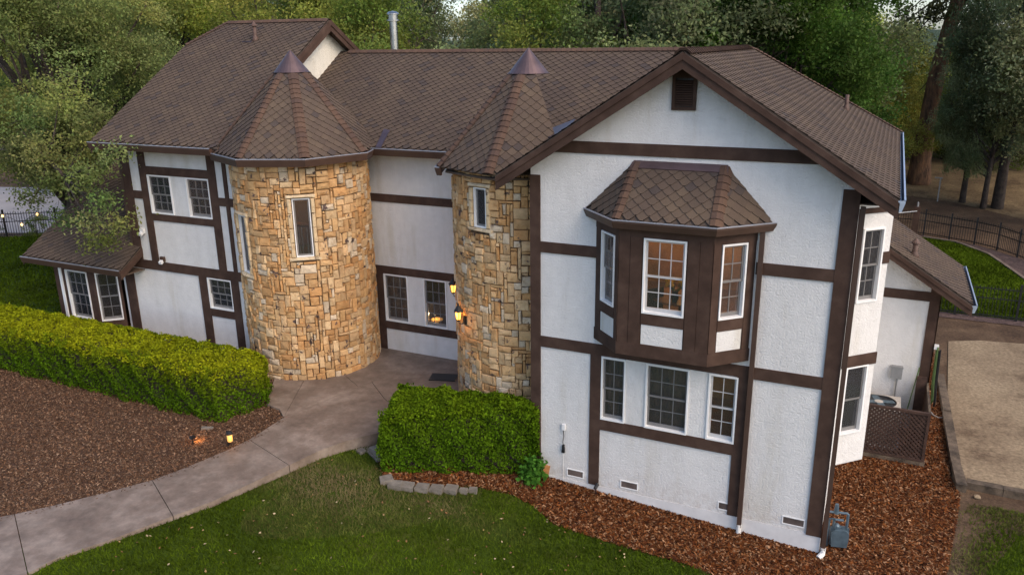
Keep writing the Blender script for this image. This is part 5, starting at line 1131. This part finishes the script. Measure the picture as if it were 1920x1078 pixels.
# big oak at the left with branches over the low roof
def left_oak():
    e = empty('oak_tree', (-19.5, 5.2, .9)); tag(e, 'large spreading oak whose branches reach over the low left roof', 'tree'); o0 = Vector(e.location); B = boughs_for(13.0, 5.0, 3.4, 50, 21, rb=(.9, 1.5)); B = [(x, y*.85, z, r) for x, y, z, r in B]
    ext = [(212, 285, .2, .26), (182, 320, .1, .38), (150, 345, .5, .55), (120, 330, 1.0, .8), (188, 375, .2, .24), (165, 410, .2, .36), (140, 400, .5, .5), (190, 455, .1, .30), (60, 380, 1.0, .45), (90, 300, 1.5, 1.0), (150, 270, 1.5, .9), (40, 300, 1.5, 1.0), (180, 230, 2.0, .8), (30, 230, 2, 1.1), (110, 190, 2, 1.1), (225, 420, .1, .16)]
    E2 = []
    for u, v, Y, r in ext: q = Vector(at(u, v, Y=Y))-o0; E2.append((q.x, q.y, q.z, r))
    link(bpy.data.objects.new('crown', crown_mesh('crown', B+E2, 15, 115, .10, .055, (.195, .232, .072), clr=.24, var=.25)), e)
    m = MB(); m.tube([(0, 0, -.5), (.1, 0, 1.5), (.3, .2, 3.5), (.5, .1, 7)], [.55, .42, .36, .15], 12)
    for (x, y, z, r) in B: s = V3(.25, .1, 2.6+random.random()*2.5); q = V3(x, y, z); md = (s+q)/2+V3(random.uniform(-.5, .5), random.uniform(-.5, .5), .2); m.tube([s, md, q], [.13, .07, .02], 6)
    s = V3(.3, .1, 3.4); hub = [Vector(E2[9][:3]), Vector(E2[3][:3])]; m.tube([s, (s+hub[0])/2+V3(0, 0, .5), hub[0]], [.2, .13, .07], 7); m.tube([hub[0], hub[1]], [.07, .05], 6)
    for q in E2:
        p_ = V3(*q[:3]); h = min(hub, key=lambda k: (k-p_).length); m.tube([h, (h+p_)/2+V3(0, 0, -.12), p_], [.045, .028, .01], 6)
        for _ in range(4): d = V3(random.gauss(0, 1), random.gauss(0, 1), random.gauss(0, .7))*q[3]*.7; m.tube([p_-d*.2, p_+d*.5+V3(0, 0, .03), p_+d], [.01, .007, .003], 4)
    m.build('trunk', 'bark', e, smooth=True)
left_oak()
# clipped hedges
def hedge(fp, zb, zt, nleaf, label, colf, batter=.08, L=.062, Wd=.04, skip=()):
    """fp: footprint counter-clockwise; leaves sit on a lumpy skin over a woody core"""
    c = Vector((sum(p[0] for p in fp)/len(fp), sum(p[1] for p in fp)/len(fp))); e = empty('hedge', (c.x, c.y, float(zb(c.x, c.y)))); tag(e, label, 'hedge'); o0 = np.array(e.location)
    n = len(fp); inn = shrink(fp, .17); zc = zt-.17; m = MB(); lo = [(p[0]-o0[0], p[1]-o0[1], float(zb(*p))-.1-o0[2]) for p in inn]; hi = [(p[0]-o0[0], p[1]-o0[1], zc-o0[2]) for p in inn]
    m.add(lo+hi, [tuple(range(n, 2*n))]+[(i, (i+1) % n, n+(i+1) % n, n+i) for i in range(n)]); m.build('core', 'bark', e)
    areas = [math.dist(fp[i], fp[(i+1) % n])*(zt-float(zb(*fp[i]))) if i not in skip else 0 for i in range(n)]; ta = abs(sum(fp[i][0]*fp[(i+1) % n][1]-fp[(i+1) % n][0]*fp[i][1] for i in range(n)))/2
    tot = sum(areas)+ta*1.25; pts, nrm, tp = [], [], []
    for i in range(n):
        k = int(nleaf*areas[i]/tot)
        if not k: continue
        a, b = np.array(fp[i]), np.array(fp[(i+1) % n]); t = rng.random(k); h = rng.random(k)**.92; d = (b-a)/np.linalg.norm(b-a); no = np.array([d[1], -d[0]]); base = a+np.outer(t, b-a); z0 = zb(base[:, 0], base[:, 1]); 
        rd = np.clip((h-.76)/.24, 0, 1); off = -.17*rd**2+batter*(1-h)*.5-np.abs(rng.normal(size=k))*.05
        lump = .065*np.sin(t*np.linalg.norm(b-a)*4.3+i)*np.sin(h*6+t*9)+.04*np.sin(t*np.linalg.norm(b-a)*9.7+h*11); off = off+lump
        pts.append(np.column_stack([base+np.outer(off, no), z0+h*(zt-z0)])); nrm.append(np.column_stack([np.tile(no, (k, 1)), np.full(k, .35)])); tp.append(h*.55)
    k = int(nleaf*ta*1.25/tot); P = np.array(fp); q = []
    while len(q) < k:
        x = rng.uniform(P[:, 0].min(), P[:, 0].max(), 4000); y = rng.uniform(P[:, 1].min(), P[:, 1].max(), 4000); w_ = inside(fp, x, y); q += list(zip(x[w_], y[w_]))
    q = np.array(q[:k]); lump = .05*np.sin(q[:, 0]*4.1)*np.sin(q[:, 1]*5.3)+.04*np.sin(q[:, 0]*9+q[:, 1]*7)+np.where(rng.random(k) < .04, rng.random(k)*.09, 0)
    dm = np.full(k, 9.)
    for i in range(n):
        a, b = P[i], P[(i+1) % n]; d = (b-a)/np.linalg.norm(b-a); dm = np.minimum(dm, np.abs((q[:, 0]-a[0])*d[1]-(q[:, 1]-a[1])*d[0]))
    pts.append(np.column_stack([q, zt+lump-np.abs(rng.normal(size=k))*.05-.15*np.clip(1-dm/.26, 0, 1)**2])); nrm.append(np.tile([[0, 0, 1.0]], (k, 1))); tp.append(np.full(k, 1.0))
    pts = np.concatenate(pts); nrm = np.concatenate(nrm); tp = np.concatenate(tp)
    hole = (np.sin(pts[:, 0]*7.3+pts[:, 2]*5.1)*np.sin(pts[:, 1]*6.7+pts[:, 2]*8.3+pts[:, 0]*2.9) > .84); keep = ~hole | (rng.random(len(pts)) < .25); pts, nrm, tp = pts[keep], nrm[keep], tp[keep]
    col = colf(pts, tp); me = np_mesh('foliage', leaf_verts(pts-o0, L, Wd, bias=nrm*.7), 4, np.clip(col, .004, 1), 'leaf_hedge'); link(bpy.data.objects.new('foliage', me), e); return e
def patch(p, s, ph=0): return .5+.5*np.sin(p[:, 0]*s+ph)*np.sin(p[:, 1]*s*1.3+p[:, 2]*s*.8+ph*2)
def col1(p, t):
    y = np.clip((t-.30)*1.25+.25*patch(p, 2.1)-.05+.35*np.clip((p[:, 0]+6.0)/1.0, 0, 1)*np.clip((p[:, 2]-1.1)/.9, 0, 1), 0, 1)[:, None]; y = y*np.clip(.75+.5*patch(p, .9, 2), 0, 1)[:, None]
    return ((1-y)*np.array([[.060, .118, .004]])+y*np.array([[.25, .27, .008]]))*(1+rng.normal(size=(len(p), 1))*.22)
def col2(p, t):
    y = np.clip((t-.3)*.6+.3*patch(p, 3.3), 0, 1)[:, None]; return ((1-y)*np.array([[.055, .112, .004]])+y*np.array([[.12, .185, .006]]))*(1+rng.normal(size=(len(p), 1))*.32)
hz1 = lambda x, y: np.full(np.shape(x), 1.0) if np.ndim(x) else 1.0
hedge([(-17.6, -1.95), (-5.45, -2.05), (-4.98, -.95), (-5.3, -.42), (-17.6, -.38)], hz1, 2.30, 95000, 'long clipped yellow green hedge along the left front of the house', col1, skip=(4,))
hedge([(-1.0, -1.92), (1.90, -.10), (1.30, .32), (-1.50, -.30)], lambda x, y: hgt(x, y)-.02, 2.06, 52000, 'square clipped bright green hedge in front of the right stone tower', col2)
gl_ = empty('hedge_light', (.10, -1.42, .62)); tag(gl_, 'orange glow of a small lamp inside the square green hedge', 'light'); q = Vector(at(848, 812, Y=-.84)); gl_.location = (q.x, q.y, .55); hh = q.z-.55
MB().tube([(0, 0, -.1), (0, 0, hh-.05)], .012, 6).build('stake', 'black_plastic', gl_); MB().lathe([(.0, hh-.03), (.02, hh-.015), (.022, hh+.015), (0, hh+.03)], 10).build('lamp_glass', 'lamp_glow', gl_, smooth=True); point((0, -.05, hh), .5, (1, .5, .1), .03, gl_)
# leafy plant at the wall
def leafy():
    p = at(1000, 905, Z=.3); e = empty('leafy_plant', (float(p[0]), float(p[1]), float(hgt(p[0], p[1])))); tag(e, 'bright green leafy plant growing from the mulch at the hedge end', 'plant')
    c = rng.normal(size=(420, 3))*np.array([.13, .13, .16])+np.array([0, 0, .26]); me = np_mesh('leaves', leaf_verts(c, .11, .085, bias=np.tile([[0, -.4, .8]], (420, 1))), 4, np.clip(np.array([[.06, .16, .02]])*(1+rng.normal(size=(420, 1))*.25), .01, 1), 'leaf_hedge'); link(bpy.data.objects.new('leaves', me), e)
    m = MB()
    for k in range(9): a = k*.7; m.tube([(0, 0, -.03), (.06*math.cos(a), .06*math.sin(a), .2), (.16*math.cos(a), .16*math.sin(a), .42)], [.008, .006, .003], 5)
    m.build('stems', 'stem_green', e)
leafy()
# grass
def fnoise(x, y, s, ph): return .5+.25*np.sin(x*s+ph+1.3*np.sin(y*s*.7))+.25*np.sin(y*s*1.13-ph+1.7*np.sin(x*s*.6+ph))
def grass(poly, n, excl, label, h=(.03, .085), wd=.011, dry=True, hf=hgt, vis=True):
    P = np.array(poly); x = rng.uniform(P[:, 0].min(), P[:, 0].max(), n*3); y = rng.uniform(P[:, 1].min(), P[:, 1].max(), n*3); k = inside(poly, x, y)
    for q in excl: k &= ~inside(q, x, y)
    if dry: k &= (x < 8.6) | (rng.random(len(x)) < np.clip((x-9.9)*.8+fnoise(x, y, 2.3, 1)*.9-.25, .03, 1)**1.5)
    x, y = x[k], y[k]; z = hf(x, y)
    if vis:
        d = np.column_stack([x, y, z])-CAM; dz = d@FW; u = 960+F*(d@RT)/dz; v = 539-F*(d@UP)/dz; k = (dz > 1) & (u > -250) & (u < 2170) & (v < 1250); x, y, z = x[k], y[k], z[k]
    x, y, z = x[:n], y[:n], z[:n]; n = len(x); a = rng.uniform(0, 6.28, n); hh = rng.uniform(*h, n); ln = rng.normal(size=(n, 2))*hh[:, None]*.55; w2 = wd*rng.uniform(.6, 1.3, n)
    b = np.column_stack([x, y, z]); s = np.column_stack([np.cos(a)*w2, np.sin(a)*w2, np.zeros(n)]); t = b+np.column_stack([ln, hh]); v = np.stack([b-s, b+s, t], 1).reshape(-1, 3)
    q = fnoise(x, y, 1.1, .4)*.6+fnoise(x, y, 3.1, 2)*.4; col = np.array([[.058, .096, .006]])*(.55+.95*q[:, None])*np.array([[1.05, 1.0, 1.0]])*(1+rng.normal(size=(n, 1))*.25)
    if dry:
        dr = np.exp(-(((x+1.9)/1.5)**2+((y+2.9)/.75)**2))*1.0+.85*np.exp(-(((x-1.1)/1.2)**2+((y+2.3)/.35)**2))*.5+.25*(fnoise(x, y, .8, 3) > .78)+.9*np.exp(-((x-9.9)/.5)**2); dr = np.clip(dr*(.6+.6*rng.random(n)), 0, 1)[:, None]; col = col*(1-dr)+np.array([[.19, .15, .075]])*dr
    o = link(bpy.data.objects.new('grass', np_mesh('grass', v, 3, np.clip(col, .004, 1), 'grass'))); tag(o, label, 'grass', kind='stuff')
LAWNG = [(-14, -17), (16, -17), (16, 3.4), (10.5, 3.2), (9.6, 1.4), (9.4, -.9), (4, -1)]+LAWN[LAWN.index((4, -1))+1:]
grass(LAWNG, 330000, [BEDR, PATHPOLY], 'short mown green grass in front of the house')
grass(LAWNR, 60000, [], 'green grass of the curved far lawn inside the fence', h=(.05, .10), wd=.03, dry=False)
grass(LAWNL, 40000, [], 'green grass beside the low left roof', h=(.05, .10), wd=.03, dry=False)
# bark chips
def chips(poly, n, excl, pal, label, hf, L=(.035, .085)):
    P = np.array(poly); x = rng.uniform(P[:, 0].min(), P[:, 0].max(), n*4); y = rng.uniform(P[:, 1].min(), P[:, 1].max(), n*4); k = inside(poly, x, y)
    for q in excl: k &= ~inside(q, x, y)
    x, y = x[k], y[k]; z = np.array([hf(a, b) for a, b in zip(x, y)]) if not isinstance(hf(np.zeros(2), np.zeros(2)), np.ndarray) else hf(x, y)
    d = np.column_stack([x, y, z])-CAM; dz = d@FW; u = 960+F*(d@RT)/dz; v = 539-F*(d@UP)/dz; k = (dz > 1) & (u > -250) & (u < 2170) & (v < 1250) & (v > 0)
    x, y, z = x[k][:n], y[k][:n], z[k][:n]; n = len(x); c = np.column_stack([x, y, z+.016+rng.random(n)*.03]); a = rng.uniform(0, 6.28, n); tl = rng.normal(size=(n, 2))*.35
    l = rng.uniform(*L, n); w_ = l*rng.uniform(.25, .6, n); A = np.column_stack([np.cos(a), np.sin(a), tl[:, 0]])*l[:, None]/2; B = np.column_stack([-np.sin(a), np.cos(a), tl[:, 1]])*w_[:, None]/2
    V = np.stack([c-A-B*.6, c+A*.9-B, c+A+B*.7, c-A*.8+B], 1).reshape(-1, 3); pal = np.array(pal); col = pal[rng.integers(0, len(pal), n)]*(1+rng.normal(size=(n, 1))*.25)
    o = link(bpy.data.objects.new('mulch', np_mesh('mulch', V, 4, np.clip(col, .005, 1), 'chip'))); tag(o, label, 'mulch', kind='stuff')
HOUSEFP = [(1.6, .0), (7.75, .0), (7.75, 7), (1.6, 7)]
chips(BEDR, 90000, [HOUSEFP], [(.115, .034, .009), (.080, .024, .008), (.15, .052, .015), (.044, .015, .007), (.18, .078, .032), (.10, .037, .013), (.27, .15, .08)], 'reddish brown bark mulch round the house corner', hgt)
hedge_b = lambda x, y: 1.03+.006*np.minimum(0, np.asarray(y)+1)
chips(BEDL, 150000, [], [(.142, .075, .042), (.112, .058, .032), (.168, .094, .055), (.080, .042, .024), (.185, .11, .068), (.128, .066, .035), (.23, .15, .095)], 'brown bark mulch between the long hedge and the path', hedge_b, (.02, .052))
# fallen leaves on the lawn and path, chips spilt over the path edge
def litter():
    n = 420; x = rng.uniform(-7, 7, n*4); y = rng.uniform(-8, 0, n*4); k = inside(LAWNG, x, y) & ~inside(BEDR, x, y) & ~inside(PATHPOLY, x, y); x, y = x[k][:n], y[k][:n]; z = hgt(x, y)+.055
    c = np.column_stack([x, y, z]); pal = np.array([(.30, .20, .09), (.22, .12, .05), (.38, .30, .18), (.16, .09, .04)]); col = pal[rng.integers(0, 4, len(x))]
    px_, py_, pz_ = [], [], []
    for i in range(1, len(PL)-1):
        a, b = np.array(PL[i]), np.array(PL[i+1]); m = int(np.linalg.norm(b-a)*34); t = rng.random(m); d = (b-a)/np.linalg.norm(b-a); no = np.array([d[1], -d[0]]); q = a+np.outer(t, b-a)+np.outer(np.abs(rng.normal(size=m))*.09, no); px_ += list(q[:, 0]); py_ += list(q[:, 1])
    pz_ = [zp(a, b)+.008 for a, b in zip(px_, py_)]; c2 = np.column_stack([px_, py_, pz_]); col2_ = np.array([(.10, .055, .034)])*(1+rng.normal(size=(len(c2), 1))*.3)
    V = np.concatenate([leaf_verts(c, .055, .035, bias=np.tile([[0, 0, 1.5]], (len(c), 1))), leaf_verts(c2, .05, .02, bias=np.tile([[0, 0, 4.0]], (len(c2), 1)))]); o = link(bpy.data.objects.new('fallen_leaves', np_mesh('fallen_leaves', V, 4, np.clip(np.concatenate([col, col2_]), .01, 1), 'chip'))); tag(o, 'dry leaves and bark bits lying on the lawn and path edge', 'leaves', kind='stuff')
litter()
